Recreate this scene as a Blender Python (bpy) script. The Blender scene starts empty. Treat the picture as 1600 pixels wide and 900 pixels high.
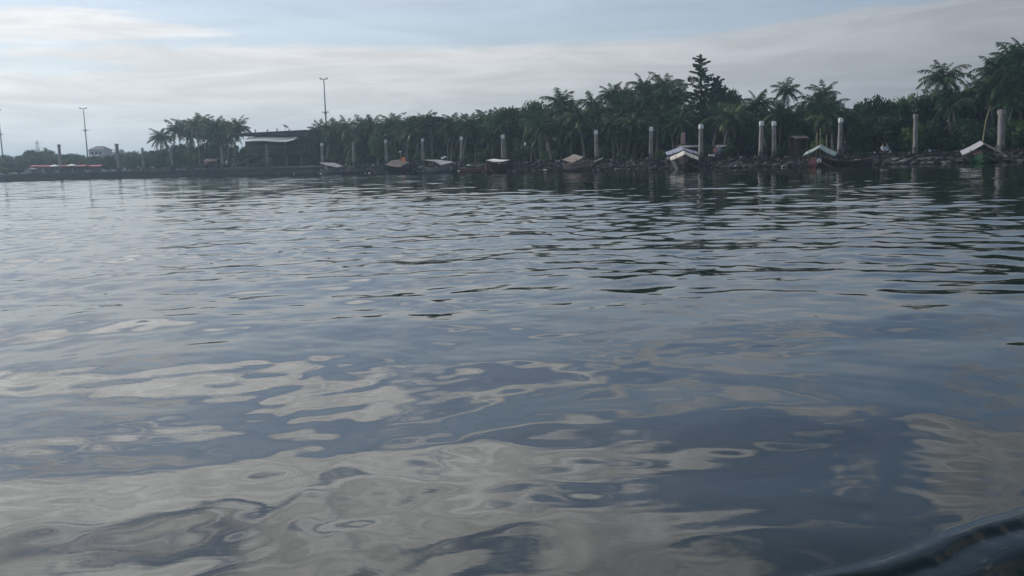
import bpy, math, random
import numpy as np
from mathutils import Matrix, Vector

random.seed(7)
SC = bpy.context.scene
COL = SC.collection
R = math.radians

# ------------------------------------------------------------------ camera
FPX = 1450.0                      # focal length in pixels of a 1600 px wide frame
PITCH = math.atan(200 / FPX)
ROLL = 0.027
CAMLOC = Vector((0, 0, 1.5))
CM = Matrix.Rotation(math.pi / 2 - PITCH, 3, 'X') @ Matrix.Rotation(-ROLL, 3, 'Z')
cam_d = bpy.data.cameras.new('camera')
cam_d.sensor_width = 36
cam_d.lens = 36 * FPX / 1600
cam_d.clip_start = 0.05
cam_d.clip_end = 12000
cam = bpy.data.objects.new('camera', cam_d)
COL.objects.link(cam)
cam.matrix_world = Matrix.Translation(CAMLOC) @ CM.to_4x4()
SC.camera = cam

# ------------------------------------------------------------------ view, sky, sun
SC.view_settings.view_transform = 'Standard'
SC.view_settings.look = 'None'
SC.view_settings.exposure = 0.06
SC.view_settings.gamma = 1
SC.render.resolution_x = 1024
SC.render.resolution_y = 576

SUN_EL, SUN_AZ = R(42), R(-58)    # azimuth from +Y, negative is left
SUN_DIR = Vector((math.sin(SUN_AZ) * math.cos(SUN_EL), math.cos(SUN_AZ) * math.cos(SUN_EL), math.sin(SUN_EL)))

world = bpy.data.worlds.new('World')
SC.world = world
world.use_nodes = True
WN = world.node_tree
WN.nodes.clear()


class NT:
    """small helper to write node trees as expressions"""
    def __init__(s, t): s.t = t
    def n(s, typ, **kw):
        nd = s.t.nodes.new(typ)
        for k, v in kw.items(): setattr(nd, k, v)
        return nd
    def put(s, sock, v):
        if isinstance(v, bpy.types.NodeSocket): s.t.links.new(v, sock)
        elif v is not None: sock.default_value = v
    def m(s, op, a, b=None, c=None, clamp=False):
        nd = s.n('ShaderNodeMath', operation=op, use_clamp=clamp)
        s.put(nd.inputs[0], a)
        if b is not None: s.put(nd.inputs[1], b)
        if c is not None: s.put(nd.inputs[2], c)
        return nd.outputs[0]
    def ss(s, v, lo, hi, a=0.0, b=1.0, typ='SMOOTHSTEP'):
        nd = s.n('ShaderNodeMapRange', interpolation_type=typ)
        s.put(nd.inputs[0], v); s.put(nd.inputs[1], lo); s.put(nd.inputs[2], hi)
        s.put(nd.inputs[3], a); s.put(nd.inputs[4], b)
        return nd.outputs[0]
    def mix(s, f, a, b, blend='MIX'):
        nd = s.n('ShaderNodeMix', data_type='RGBA', blend_type=blend)
        s.put(nd.inputs[0], f); s.put(nd.inputs[6], a); s.put(nd.inputs[7], b)
        return nd.outputs[2]
    def noise(s, vec, scale, detail=4, rough=0.55, dist=0.0, out=0):
        nd = s.n('ShaderNodeTexNoise')
        if vec is not None: s.put(nd.inputs['Vector'], vec)
        s.put(nd.inputs['Scale'], scale); s.put(nd.inputs['Detail'], detail)
        s.put(nd.inputs['Roughness'], rough); s.put(nd.inputs['Distortion'], dist)
        return nd.outputs[out]
    def xyz(s, x, y, z):
        nd = s.n('ShaderNodeCombineXYZ')
        s.put(nd.inputs[0], x); s.put(nd.inputs[1], y); s.put(nd.inputs[2], z)
        return nd.outputs[0]


w = NT(WN)
sky = w.n('ShaderNodeTexSky', sky_type='NISHITA', sun_disc=False)
sky.sun_elevation = SUN_EL
sky.sun_rotation = SUN_AZ
sky.air_density = 1.0
sky.dust_density = 1.6
tc = w.n('ShaderNodeTexCoord')
sep = w.n('ShaderNodeSeparateXYZ')
WN.links.new(tc.outputs['Generated'], sep.inputs[0])
dx, dy, dz = sep.outputs
horiz = w.m('SQRT', w.m('ADD', w.m('MULTIPLY', dx, dx), w.m('MULTIPLY', dy, dy)))
elev = w.m('MULTIPLY', w.m('ARCTAN2', dz, horiz), 57.2958)          # degrees
azim = w.m('MULTIPLY', w.m('ARCTAN2', dx, dy), 57.2958)
# cloud plane coordinates: flat layer overhead, flattening to the horizon
inv = w.m('DIVIDE', 1.0, w.m('ADD', w.m('MAXIMUM', dz, 0.0), 0.045))
plane = w.xyz(w.m('MULTIPLY', dx, inv), w.m('MULTIPLY', dy, inv), 5.2)
ang = w.xyz(w.m('MULTIPLY', azim, 0.045), w.m('MULTIPLY', elev, 0.33), 1.3)
# stratus bank low over the horizon, its upper edge ragged and climbing to the right
n1 = w.noise(ang, 1.0, 7, 0.6, 0.4)
n2 = w.noise(ang, 3.2, 6, 0.6, 0.3)
edge = w.m('ADD', w.ss(azim, 12, 22, 7.0, 8.3), w.m('MULTIPLY', w.m('SUBTRACT', n1, 0.5), w.ss(azim, -18, 2, 3.0, 0.9)))
edge = w.m('ADD', edge, w.m('MULTIPLY', w.m('SUBTRACT', n2, 0.5), 1.5))
bank = w.ss(w.m('SUBTRACT', edge, elev), -0.15, 0.55)
# long upper streak on the left
sx = w.m('MULTIPLY', w.m('ADD', azim, 25.5), 0.11)
sy = w.m('MULTIPLY', w.m('SUBTRACT', elev, 7.75), 0.95)
sd = w.m('SQRT', w.m('ADD', w.m('MULTIPLY', sx, sx), w.m('MULTIPLY', sy, sy)))
sd = w.m('ADD', sd, w.m('MULTIPLY', w.m('SUBTRACT', n2, 0.5), 1.5))
streak = w.m('MULTIPLY', w.ss(sd, 1.05, 0.55), 0.9)
# blue gap in the bank, far left
gx = w.m('MULTIPLY', w.m('ADD', azim, 27.0), 0.12)
gy = w.m('MULTIPLY', w.m('SUBTRACT', elev, 5.7), 1.7)
gd = w.m('SQRT', w.m('ADD', w.m('MULTIPLY', gx, gx), w.m('MULTIPLY', gy, gy)))
gd = w.m('ADD', gd, w.m('MULTIPLY', w.m('SUBTRACT', n2, 0.5), 1.6))
bank = w.m('MULTIPLY', bank, w.ss(gd, 0.45, 1.0, 0.25, 1.0))
# broken altocumulus higher up
p1 = w.noise(plane, 1.7, 7, 0.62, 0.8)
p2 = w.noise(plane, 0.42, 2, 0.5)
bias = w.m('MULTIPLY', w.ss(elev, 12.5, 18.0), w.ss(azim, 8.0, 22.0, 1.0, 0.0))
bias = w.m('MULTIPLY', bias, w.ss(azim, -26.0, -10.0, -0.5, 1.0))
bias = w.m('SUBTRACT', w.m('MULTIPLY', bias, 0.044), w.m('MULTIPLY', w.ss(elev, 9.0, 11.5), 0.015))
pm = w.m('ADD', w.m('ADD', p1, bias), w.m('MULTIPLY', w.m('SUBTRACT', p2, 0.5), 0.75))
high = w.m('MULTIPLY', w.ss(pm, 0.455, 0.585), w.m('MULTIPLY', w.ss(elev, 8.8, 11.5), w.ss(elev, 30.0, 44.0, 1.0, 0.08)))
cl = w.m('MAXIMUM', w.m('MAXIMUM', bank, streak), high)
cl = w.m('MINIMUM', cl, 0.96)
# cloud brightness: towards the sun brighter
sunv = w.n('ShaderNodeVectorMath', operation='DOT_PRODUCT')
WN.links.new(tc.outputs['Generated'], sunv.inputs[0])
sunv.inputs[1].default_value = SUN_DIR
cd = sunv.outputs['Value']
cb = w.ss(cd, 0.05, 0.95, 3.35, 11.5, 'LINEAR')
tex = w.noise(ang, 2.2, 8, 0.62, 0.8)
cb = w.m('MULTIPLY', cb, w.ss(tex, 0.3, 0.7, 0.85, 1.08))
tex2 = w.noise(plane, 5.0, 7, 0.62, 1.2)
cb = w.m('MULTIPLY', cb, w.m('ADD', 1.0, w.m('MULTIPLY', w.ss(tex2, 0.35, 0.65, -0.22, 0.12), w.ss(elev, 8.0, 13.0))))
cb = w.m('MULTIPLY', cb, w.ss(elev, 0.0, 8.0, 0.90, 1.0))
cb = w.m('MULTIPLY', cb, w.ss(elev, 10.5, 20.0, 1.0, 1.95))
cb = w.m('MULTIPLY', cb, w.ss(elev, 18.0, 30.0, 1.0, 0.85))
cb = w.m('MULTIPLY', cb, w.ss(w.m('MULTIPLY', w.ss(azim, -6.0, 26.0), w.ss(elev, 9.0, 16.0)), 0.0, 1.0, 1.0, 0.62, 'LINEAR'))
cb = w.m('MULTIPLY', cb, w.ss(elev, 34.0, 65.0, 1.0, 0.6))
warm = w.mix(w.ss(elev, 0, 9), (0.955, 0.985, 1.01, 1), (1.0, 0.99, 0.985, 1))
warm = w.mix(w.ss(azim, -5, 25), warm, (0.96, 0.995, 1.055, 1))
ccol = w.n('ShaderNodeVectorMath', operation='SCALE')
WN.links.new(warm, ccol.inputs[0]); WN.links.new(cb, ccol.inputs['Scale'])
# thin milky veil over the blue
skyblue = w.mix(1.0, sky.outputs[0], (0.90, 1.02, 1.16, 1), 'MULTIPLY')
skyc = w.mix(w.ss(elev, 8, 15, 0.42, 0.19), skyblue, ccol.outputs[0])
full = w.mix(cl, skyc, ccol.outputs[0])
bg = w.n('ShaderNodeBackground')
WN.links.new(full, bg.inputs[0])
bg.inputs[1].default_value = 0.10
wo = w.n('ShaderNodeOutputWorld')
WN.links.new(bg.outputs[0], wo.inputs[0])

sun_d = bpy.data.lights.new('sun', 'SUN')
sun_d.energy = 2.0
sun_d.angle = R(0.5)
sun_d.color = (1.0, 0.95, 0.88)
sun = bpy.data.objects.new('sun', sun_d)
COL.objects.link(sun)
sun.rotation_euler = SUN_DIR.to_track_quat('Z', 'Y').to_euler()

# ------------------------------------------------------------------ helpers
def P(px, py, d):
    """point on the sight line through photo pixel (px,py), at depth Y = d"""
    v = CM @ Vector(((px - 800) / FPX, -(py - 450) / FPX, -1))
    return CAMLOC + v * (d / v.y)

def GX(px, z, d):
    a = CM.transposed() @ (Vector((0, d, z)) - CAMLOC)
    b = CM.transposed() @ Vector((1, 0, 0))
    k = (px - 800) / FPX
    return -(a.x + k * a.z) / (b.x + k * b.z)

def Z(px, py, d): return P(px, py, d).z

SH = [(-700, 215), (0, 190), (185, 178), (350, 168), (504, 152), (604, 138), (700, 125), (800, 114), (932, 106),
      (1020, 102), (1100, 99), (1300, 95), (1500, 91), (1600, 88), (2200, 78)]
def D(px): return float(np.interp(px, [a for a, b in SH], [b for a, b in SH]))
def ZT(px): return float(np.interp(px, [470, 560, 1100, 1600], [1.38, 1.05, 0.95, 0.95]))

class MB:
    def __init__(s): s.v = []; s.f = []; s.mi = []
    def add(s, vs, fs, mi=0):
        o = len(s.v); s.v += [tuple(v) for v in vs]; s.f += [tuple(i + o for i in f) for f in fs]; s.mi += [mi] * len(fs)
        return s
    def box(s, c, size, rz=0, mi=0, tilt=None):
        hx, hy, hz = size[0] / 2, size[1] / 2, size[2] / 2
        vs = [Vector((x, y, z)) for z in (-hz, hz) for x, y in ((-hx, -hy), (hx, -hy), (hx, hy), (-hx, hy))]
        m = Matrix.Rotation(rz, 3, 'Z')
        if tilt is not None: m = m @ tilt
        vs = [m @ v + Vector(c) for v in vs]
        return s.add(vs, [(3, 2, 1, 0), (4, 5, 6, 7), (0, 1, 5, 4), (1, 2, 6, 5), (2, 3, 7, 6), (3, 0, 4, 7)], mi)
    def tube(s, pts, rad, n=6, mi=0, cap=True):
        pts = [Vector(p) for p in pts]; rings = []
        if not hasattr(rad, '__len__'): rad = [rad] * len(pts)
        vs = []
        for i, p in enumerate(pts):
            t = (pts[min(i + 1, len(pts) - 1)] - pts[max(i - 1, 0)]).normalized()
            a = t.orthogonal().normalized() if abs(t.z) < 0.99 else Vector((1, 0, 0))
            if abs(t.z) > 0.3: a = (Vector((1, 0, 0)) - t * t.x).normalized()
            b = t.cross(a)
            for k in range(n):
                u = 2 * math.pi * k / n
                vs.append(p + (a * math.cos(u) + b * math.sin(u)) * rad[i])
        fs = []
        for i in range(len(pts) - 1):
            for k in range(n):
                fs.append((i * n + k, i * n + (k + 1) % n, (i + 1) * n + (k + 1) % n, (i + 1) * n + k))
        if cap:
            fs.append(tuple(range(n - 1, -1, -1))); fs.append(tuple((len(pts) - 1) * n + k for k in range(n)))
        return s.add(vs, fs, mi)
    def prism(s, poly, y0, y1, mi=0):
        """poly: (x,z) outline, counter-clockwise seen from -Y; extruded along Y"""
        n = len(poly)
        vs = [(x, y0, z) for x, z in poly] + [(x, y1, z) for x, z in poly]
        fs = [tuple(range(n)), tuple(range(2 * n - 1, n - 1, -1))]
        fs += [(k + n, (k + 1) % n + n, (k + 1) % n, k) for k in range(n)]
        return s.add(vs, fs, mi)
    def sheet(s, grid, th=0.03, mi=0):
        """grid[i][j] points, thickened downward"""
        ni, nj = len(grid), len(grid[0])
        top = [Vector(grid[i][j]) for i in range(ni) for j in range(nj)]
        bot = [p - Vector((0, 0, th)) for p in top]
        o = ni * nj; fs = []
        for i in range(ni - 1):
            for j in range(nj - 1):
                a, b, c, d = i * nj + j, i * nj + j + 1, (i + 1) * nj + j + 1, (i + 1) * nj + j
                fs += [(a, b, c, d), (d + o, c + o, b + o, a + o)]
        def rim(a, b): fs.append((b, a, a + o, b + o))
        for j in range(nj - 1): rim(j, j + 1); rim((ni - 1) * nj + j + 1, (ni - 1) * nj + j)
        for i in range(ni - 1): rim((i + 1) * nj, i * nj); rim(i * nj + nj - 1, (i + 1) * nj + nj - 1)
        return s.add(top + bot, fs, mi)
    def mesh(s, name, mats, smooth=False):
        me = bpy.data.meshes.new(name)
        me.from_pydata(s.v, [], s.f)
        for m in (mats if isinstance(mats, (list, tuple)) else [mats]): me.materials.append(m)
        if any(s.mi): me.polygons.foreach_set('material_index', s.mi)
        if smooth: me.polygons.foreach_set('use_smooth', [True] * len(s.f))
        me.update()
        return me
    def build(s, name, mats, parent=None, smooth=False, loc=None):
        return obj(name, s.mesh(name, mats, smooth), parent, loc)

def obj(name, me, parent=None, loc=None, rz=0, sc=None):
    o = bpy.data.objects.new(name, me)
    COL.objects.link(o)
    if parent is not None: o.parent = parent
    if loc is not None: o.location = loc
    if rz: o.rotation_euler.z = rz
    if sc is not None: o.scale = sc if hasattr(sc, '__len__') else (sc, sc, sc)
    return o

def thing(name, loc, label, cat, group=None, rz=0):
    o = obj(name, None, None, loc, rz)
    o.empty_display_size = 0.2
    return tag(o, label, cat, group)

LABELS = {}
def tag(o, label, cat, group=None, kind=None):
    if label: o['label'] = label; LABELS.setdefault(label, []).append(o.name)
    if cat: o['category'] = cat
    if group: o['group'] = group
    if kind: o['kind'] = kind
    return o

def copy_tree(o, parent=None):
    c = o.copy(); COL.objects.link(c); c.parent = parent
    for ch in list(o.children): copy_tree(ch, c)
    return c

# ------------------------------------------------------------------ materials
def mat(name, col, rough=0.8, var=0.25, scale=3.0, metal=0.0, rand=0.0, bump=0.0, spec=0.3, col2=None, stretch=None, trans=0.0):
    m = bpy.data.materials.new(name); m.use_nodes = True
    t = m.node_tree; t.nodes.clear(); g = NT(t)
    bs = g.n('ShaderNodeBsdfPrincipled'); out = g.n('ShaderNodeOutputMaterial')
    tcn = g.n('ShaderNodeTexCoord')
    vec = tcn.outputs['Object']
    if stretch:
        mp = g.n('ShaderNodeMapping'); mp.inputs['Scale'].default_value = stretch
        t.links.new(vec, mp.inputs[0]); vec = mp.outputs[0]
    nz = g.noise(vec, scale, 5, 0.6)
    f = g.ss(nz, 0.3, 0.7)
    c1 = (*col, 1)
    c2 = (*(col2 if col2 else tuple(c * (1 - var) for c in col)), 1)
    c = g.mix(f, c1, c2)
    if rand:
        oi = g.n('ShaderNodeObjectInfo')
        k = g.ss(oi.outputs['Random'], 0, 1, 1 - rand, 1 + rand, 'LINEAR')
        vm = g.n('ShaderNodeVectorMath', operation='SCALE')
        t.links.new(c, vm.inputs[0]); t.links.new(k, vm.inputs['Scale']); c = vm.outputs[0]
    t.links.new(c, bs.inputs['Base Color'])
    bs.inputs['Roughness'].default_value = rough
    bs.inputs['Metallic'].default_value = metal
    bs.inputs['Specular IOR Level'].default_value = spec
    if bump:
        b = g.n('ShaderNodeBump'); b.inputs['Strength'].default_value = 0.6; b.inputs['Distance'].default_value = bump
        t.links.new(nz, b.inputs['Height']); t.links.new(b.outputs[0], bs.inputs['Normal'])
    sh = bs.outputs[0]
    if trans:
        tr = g.n('ShaderNodeBsdfTranslucent')
        t.links.new(c, tr.inputs[0])
        mx = g.n('ShaderNodeMixShader'); mx.inputs[0].default_value = trans
        t.links.new(sh, mx.inputs[1]); t.links.new(tr.outputs[0], mx.inputs[2]); sh = mx.outputs[0]
    t.links.new(sh, out.inputs[0])
    return m

M = dict(
    frond=mat('palm_frond', (0.042, 0.094, 0.026), 0.6, 0.45, 1.5, rand=0.4, spec=0.18, trans=0.25),
    frond_dry=mat('dry_frond', (0.16, 0.13, 0.06), 0.6, 0.3, 1.5, rand=0.3, trans=0.2),
    leaf=mat('leaf', (0.046, 0.108, 0.024), 0.5, 0.55, 0.8, rand=0.35, spec=0.2, trans=0.2),
    leaf_dark=mat('dark_leaf', (0.030, 0.070, 0.026), 0.6, 0.5, 0.8, rand=0.3, spec=0.18, trans=0.15),
    leaf_bright=mat('bright_leaf', (0.085, 0.16, 0.03), 0.5, 0.5, 0.8, rand=0.25, spec=0.35, trans=0.25),
    needle=mat('casuarina_needle', (0.042, 0.075, 0.036), 0.7, 0.45, 1.0, trans=0.1),
    bark=mat('bark', (0.16, 0.135, 0.11), 0.9, 0.4, 6, rand=0.3),
    palm_bark=mat('palm_bark', (0.25, 0.225, 0.20), 0.9, 0.35, 5, rand=0.4, stretch=(1, 1, 6)),
    concrete=mat('pale_concrete', (0.37, 0.345, 0.325), 0.85, 0.55, 2.6, bump=0.01, rand=0.12, stretch=(2.2, 2.2, 0.35)),
    plinth=mat('stained_concrete', (0.12, 0.115, 0.11), 0.9, 0.35, 3, bump=0.01),
    cap=mat('white_cap', (0.82, 0.83, 0.82), 0.4, 0.08, 3),
    steel=mat('galvanised_steel', (0.33, 0.34, 0.35), 0.5, 0.15, 2, metal=0.3),
    rock=mat('basalt_rock', (0.075, 0.072, 0.07), 0.9, 0.5, 2.5, rand=0.5, bump=0.05),
    wallstone=mat('revetment_stone', (0.042, 0.044, 0.05), 0.9, 0.4, 0.8, bump=0.05),
    promenade=mat('promenade_paving', (0.085, 0.082, 0.08), 0.9, 0.35, 0.5),
    roof_dark=mat('dark_roof', (0.05, 0.045, 0.055), 0.6, 0.2, 1),
    fascia=mat('red_brown_fascia', (0.12, 0.055, 0.05), 0.7, 0.3, 2),
    canopy=mat('cream_canopy', (0.88, 0.86, 0.79), 0.6, 0.05, 1, trans=0.3),
    wood_dark=mat('dark_timber', (0.06, 0.055, 0.055), 0.8, 0.4, 3, stretch=(4, 4, 0.5)),
    wood=mat('brown_timber', (0.17, 0.10, 0.065), 0.8, 0.4, 3, rand=0.2),
    bamboo=mat('bamboo', (0.36, 0.30, 0.16), 0.6, 0.35, 3),
    tarp_grey=mat('grey_tarpaulin', (0.38, 0.375, 0.38), 0.6, 0.2, 2),
    tarp_blue=mat('blue_grey_tarpaulin', (0.27, 0.30, 0.36), 0.5, 0.25, 2),
    tarp_cream=mat('cream_roof_sheet', (0.62, 0.57, 0.49), 0.6, 0.3, 2),
    tarp_green=mat('pale_green_roof_sheet', (0.30, 0.37, 0.34), 0.5, 0.2, 2),
    tarp_brown=mat('brown_roof_sheet', (0.22, 0.18, 0.15), 0.7, 0.3, 2),
    white=mat('white_paint', (0.80, 0.80, 0.78), 0.5, 0.08, 3),
    red=mat('red_awning_cloth', (0.50, 0.14, 0.16), 0.7, 0.2, 2),
    maroon=mat('maroon_hull_paint', (0.11, 0.035, 0.04), 0.5, 0.35, 2),
    green=mat('green_hull_paint', (0.02, 0.08, 0.035), 0.5, 0.35, 2),
    navy=mat('dark_blue_hull_paint', (0.04, 0.06, 0.09), 0.5, 0.35, 2),
    blackhull=mat('tarred_hull', (0.045, 0.04, 0.042), 0.6, 0.35, 2),
    orange=mat('orange_cloth', (0.75, 0.22, 0.08), 0.7, 0.15, 3),
    house_wall=mat('plaster_wall', (0.42, 0.43, 0.46), 0.85, 0.15, 1),
    glass=mat('dark_window_glass', (0.03, 0.035, 0.04), 0.1, 0.1, 1, spec=0.5),
    tile_roof=mat('grey_brown_roof', (0.17, 0.16, 0.165), 0.8, 0.3, 1.5),
    skin=mat('skin', (0.30, 0.18, 0.12), 0.6, 0.1, 3),
    hair=mat('black_hair', (0.02, 0.018, 0.018), 0.6, 0.1, 3),
    cloth_white=mat('white_shirt', (0.75, 0.75, 0.74), 0.8, 0.1, 3),
    cloth_dark=mat('dark_trousers', (0.05, 0.05, 0.07), 0.8, 0.1, 3),
    cloth_pink=mat('pink_shirt', (0.55, 0.30, 0.30), 0.8, 0.1, 3),
    cloth_blue=mat('grey_blue_shirt', (0.30, 0.36, 0.42), 0.8, 0.1, 3),
)

# water: opaque turbid lagoon with a mirror surface
def water_mat():
    m = bpy.data.materials.new('lagoon_water'); m.use_nodes = True
    t = m.node_tree; t.nodes.clear(); g = NT(t)
    bs = g.n('ShaderNodeBsdfPrincipled'); out = g.n('ShaderNodeOutputMaterial')
    bs.inputs['Base Color'].default_value = (0.004, 0.010, 0.007, 1)
    bs.inputs['Roughness'].default_value = 0.012
    bs.inputs['IOR'].default_value = 1.41
    bs.inputs['Specular IOR Level'].default_value = 0.5
    tcn = g.n('ShaderNodeTexCoord')
    mp = g.n('ShaderNodeMapping'); mp.inputs['Scale'].default_value = (0.5, 1.0, 1.0); mp.inputs['Rotation'].default_value = (0, 0, R(8))
    t.links.new(tcn.outputs['Object'], mp.inputs[0])
    a = g.noise(mp.outputs[0], 3.6, 4, 0.55, 0.6)
    at = g.n('ShaderNodeAttribute', attribute_name='ripple')
    a = g.m('MULTIPLY', a, g.m('ADD', at.outputs['Fac'], 0.10))
    b = g.n('ShaderNodeBump'); b.inputs['Strength'].default_value = 1.0; b.inputs['Distance'].default_value = 0.0035
    t.links.new(a, b.inputs['Height'])
    t.links.new(b.outputs[0], bs.inputs['Normal'])
    t.links.new(bs.outputs[0], out.inputs[0])
    return m
WATER = water_mat()

# ------------------------------------------------------------------ water: one sheet, dense near the boat
def build_water():
    rng = np.random.default_rng(5)
    th_in = np.linspace(R(-40), R(40), 540)
    th_out = np.linspace(R(40), R(320), 70)[1:-1]
    th = np.concatenate([th_in, th_out])
    r = [0.4]
    while r[-1] < 2.2: r.append(r[-1] * 1.03)
    while r[-1] < 185: r.append(r[-1] + min(0.31, r[-1] * 0.0048))
    while r[-1] < 450: r.append(r[-1] * 1.03)
    r = np.array(r)
    TH, RR = np.meshgrid(th, r)
    X = RR * np.sin(TH); Y = RR * np.cos(TH)
    H = np.zeros_like(X)
    def lattice_noise(x, y, s, seed):
        g = np.random.default_rng(seed).random((256, 256))
        x = x / s + 100; y = y / s + 100
        xi = np.floor(x).astype(int); yi = np.floor(y).astype(int)
        fx = x - xi; fy = y - yi
        fx = fx * fx * (3 - 2 * fx); fy = fy * fy * (3 - 2 * fy)
        G = lambda i, j: g[i % 256, j % 256]
        return (G(xi, yi) * (1 - fx) + G(xi + 1, yi) * fx) * (1 - fy) + (G(xi, yi + 1) * (1 - fx) + G(xi + 1, yi + 1) * fx) * fy
    # wind patches: rippled water out on the lagoon, slick water near the boat
    patch = lattice_noise(X, Y * 0.6, 9.0, 1) * 0.6 + lattice_noise(X, Y * 0.6, 3.5, 2) * 0.4
    zone = 1 / (1 + np.exp(-(Y - 9.0 - 0.10 * X + 7 * (patch - 0.5)) / 1.5))
    rip = zone * (0.55 + 0.9 * patch)
    def sm(v, a, b): q = np.clip((v - a) / (b - a), 0, 1); return q * q * (3 - 2 * q)
    rip = rip * (1 - 0.7 * sm(Y, 45, 75) * sm(X / (Y + 1), 0.0, 0.35)) * (1 - 0.36 * sm(X / (Y + 1), -0.05, 0.3))
    farleft = sm(Y, 60, 110) * sm(-X / (Y + 1), -0.05, 0.12)
    rip = rip * (1 + 1.3 * farleft)
    dr = np.minimum(RR * 0.0048, 0.31)
    wx = X + 0.5 * (lattice_noise(X, Y, 1.7, 3) - 0.5); wy = Y + 0.5 * (lattice_noise(X, Y, 1.7, 4) - 0.5)
    for i in range(120):
        lam = 0.20 * (4.5 / 0.20) ** rng.random()
        k = 2 * math.pi / lam
        a = rng.normal(R(-14), R(26 if lam > 1.6 else 62))
        kx, ky = k * math.sin(a), k * math.cos(a)
        ph = rng.random() * 6.283
        if lam > 1.3: slope = 0.0034 + 0.0016 * rip
        elif lam > 0.6: slope = 0.0019 + 0.0105 * rip
        else: slope = 0.0013 + 0.0098 * rip
        fade = np.clip((lam / dr - 2.5) / 3, 0, 1)
        H += slope / k * fade * np.sin(kx * wx + ky * wy + ph)
    # wake thrown off by our own boat, lower right
    c = P(1280, 900, 3.0); 
    def ground(px, py):
        v = CM @ Vector(((px - 800) / FPX, -(py - 450) / FPX, -1)); tt = -1.5 / v.z
        return CAMLOC + v * tt
    A, B = ground(1290, 905), ground(1640, 798)
    e = (B - A).normalized(); nx, ny = -e.y, e.x
    s = (X - A.x) * e.x + (Y - A.y) * e.y
    q = (X - A.x) * nx + (Y - A.y) * ny
    q = q + 0.05 * np.sin(s * 2.2 + 0.6) + 0.02 * np.sin(s * 6.1)
    on = 1 / (1 + np.exp(-(s + 0.15) / 0.12)) * np.exp(-np.clip(s - 2, 0, None) / 3)
    rag = lattice_noise(s, s * 0 + 3.3, 0.16, 12)
    q2 = q + 0.035 * (lattice_noise(s, q, 0.11, 13) - 0.5)
    sp = 0.025 * np.log1p(np.exp(np.clip(-(q2 + 0.17) / 0.025, -30, 30)))
    H += on * 0.006 * np.exp(-((q - 0.03) / 0.04) ** 2)
    H -= on * 0.018 / (1 + np.exp((q + 0.05 * (rag - .5) + 0.02 * lattice_noise(s, q * 0 + 1, 0.05, 13)) / 0.0070))
    H -= on * 0.50 * (1 - np.exp(-sp / 0.75)) * np.exp(-(sp / 1.2) ** 4)
    H += on * 0.0025 * lattice_noise(X, Y, 0.07, 9) * np.exp(-((q + 0.2) / 0.25) ** 2)
    V = np.stack([X, Y, H], -1).reshape(-1, 3)
    nr, nt = X.shape
    i = np.arange(nr - 1)[:, None] * nt; j = np.arange(nt)[None, :]; j2 = (j + 1) % nt
    F = np.stack([i + j, i + nt + j, i + nt + j2, i + j2], -1).reshape(-1, 4)
    V = np.vstack([V, [[0, 0, 0]]])
    me = bpy.data.meshes.new('water')
    nq = len(F)
    cen = len(V) - 1
    tri = np.stack([np.full(nt, cen), np.arange(nt), (np.arange(nt) + 1) % nt], -1)
    me.vertices.add(len(V)); me.vertices.foreach_set('co', V.ravel())
    loops = np.concatenate([F[:, ::-1].ravel() if False else F.ravel(), tri.ravel()])
    me.loops.add(len(loops)); me.loops.foreach_set('vertex_index', loops)
    me.polygons.add(nq + nt)
    st = np.concatenate([np.arange(nq) * 4, nq * 4 + np.arange(nt) * 3])
    me.polygons.foreach_set('loop_start', st)
    me.update(calc_edges=True); me.validate()
    me.polygons.foreach_set('use_smooth', [True] * len(me.polygons))
    at = me.attributes.new('ripple', 'FLOAT', 'POINT')
    at.data.foreach_set('value', np.append(np.clip(rip + 2.0 * farleft, 0, 4).ravel(), 0.0).astype(np.float32))
    me.materials.append(WATER)
    o = obj('water', me); tag(o, None, None, kind='structure')
build_water()

# outer lagoon sheet to the horizon on the sides and behind (inner radius stays under the fine sheet's rim)
mb = MB(); n = 48
vs = [(440 * math.sin(2 * math.pi * k / n), 440 * math.cos(2 * math.pi * k / n), -0.05) for k in range(n)] + \
     [(6000 * math.sin(2 * math.pi * k / n), 6000 * math.cos(2 * math.pi * k / n), -0.05) for k in range(n)]
mb.add(vs, [(k, k + n, (k + 1) % n + n, (k + 1) % n) for k in range(n)])
tag(mb.build('open_water', WATER), None, None, kind='structure')

# ------------------------------------------------------------------ land
def build_land():
    pxs = list(np.arange(-700, 2201, 10))
    prof = [(-5, -1.2, 0), (-1.5, -0.35, 0), (0, 0.0, 0.0), (1.2, 0.35, 0.0), (2.4, 0, 0.72), (3.0, 0, 0.98), (3.5, 0, 1.0), (14, 0, 1.0), (40, 0, 1.0), (150, 0, 1.0), (2500, 0, 1.0), (5800, 0, 1.0)]
    vs = []; rows = len(prof)
    for px in pxs:
        d = D(px)
        x0 = GX(px, 0.3, d)
        sl = 0.0
        for k, (o, zb, f) in enumerate(prof):
            if px < 500 and 0 < k < 7: o, zb, f = ((-0.35, -0.35, 0), (-0.1, 0.0, 0.0), (-0.05, 0.5, 0.0), (0.0, 0, 0.82), (-0.12, 0, 0.83), (-0.12, 0, 1.0))[k - 1]
            j = math.sin(px * 0.13) * 0.3 + math.sin(px * 0.047 + 1) * 0.5 if 0 < k < 5 else 0
            if px < 500: j = 0
            vs.append((x0 * (1 + max(0, o - 20) / 1500.0), d + o + j * 0.6, zb + f * ZT(px)))
    fs = []
    for i in range(len(pxs) - 1):
        for j in range(rows - 1):
            fs.append((i * rows + j, (i + 1) * rows + j, (i + 1) * rows + j + 1, i * rows + j + 1))
    m = MB(); m.add(vs, fs)
    m.mi = [0 if (k % (rows - 1)) < 5 else 1 for k in range(len(fs))]
    o = m.build('ground', [M['wallstone'], M['promenade']])
    tag(o, None, None, kind='structure')
build_land()

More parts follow.
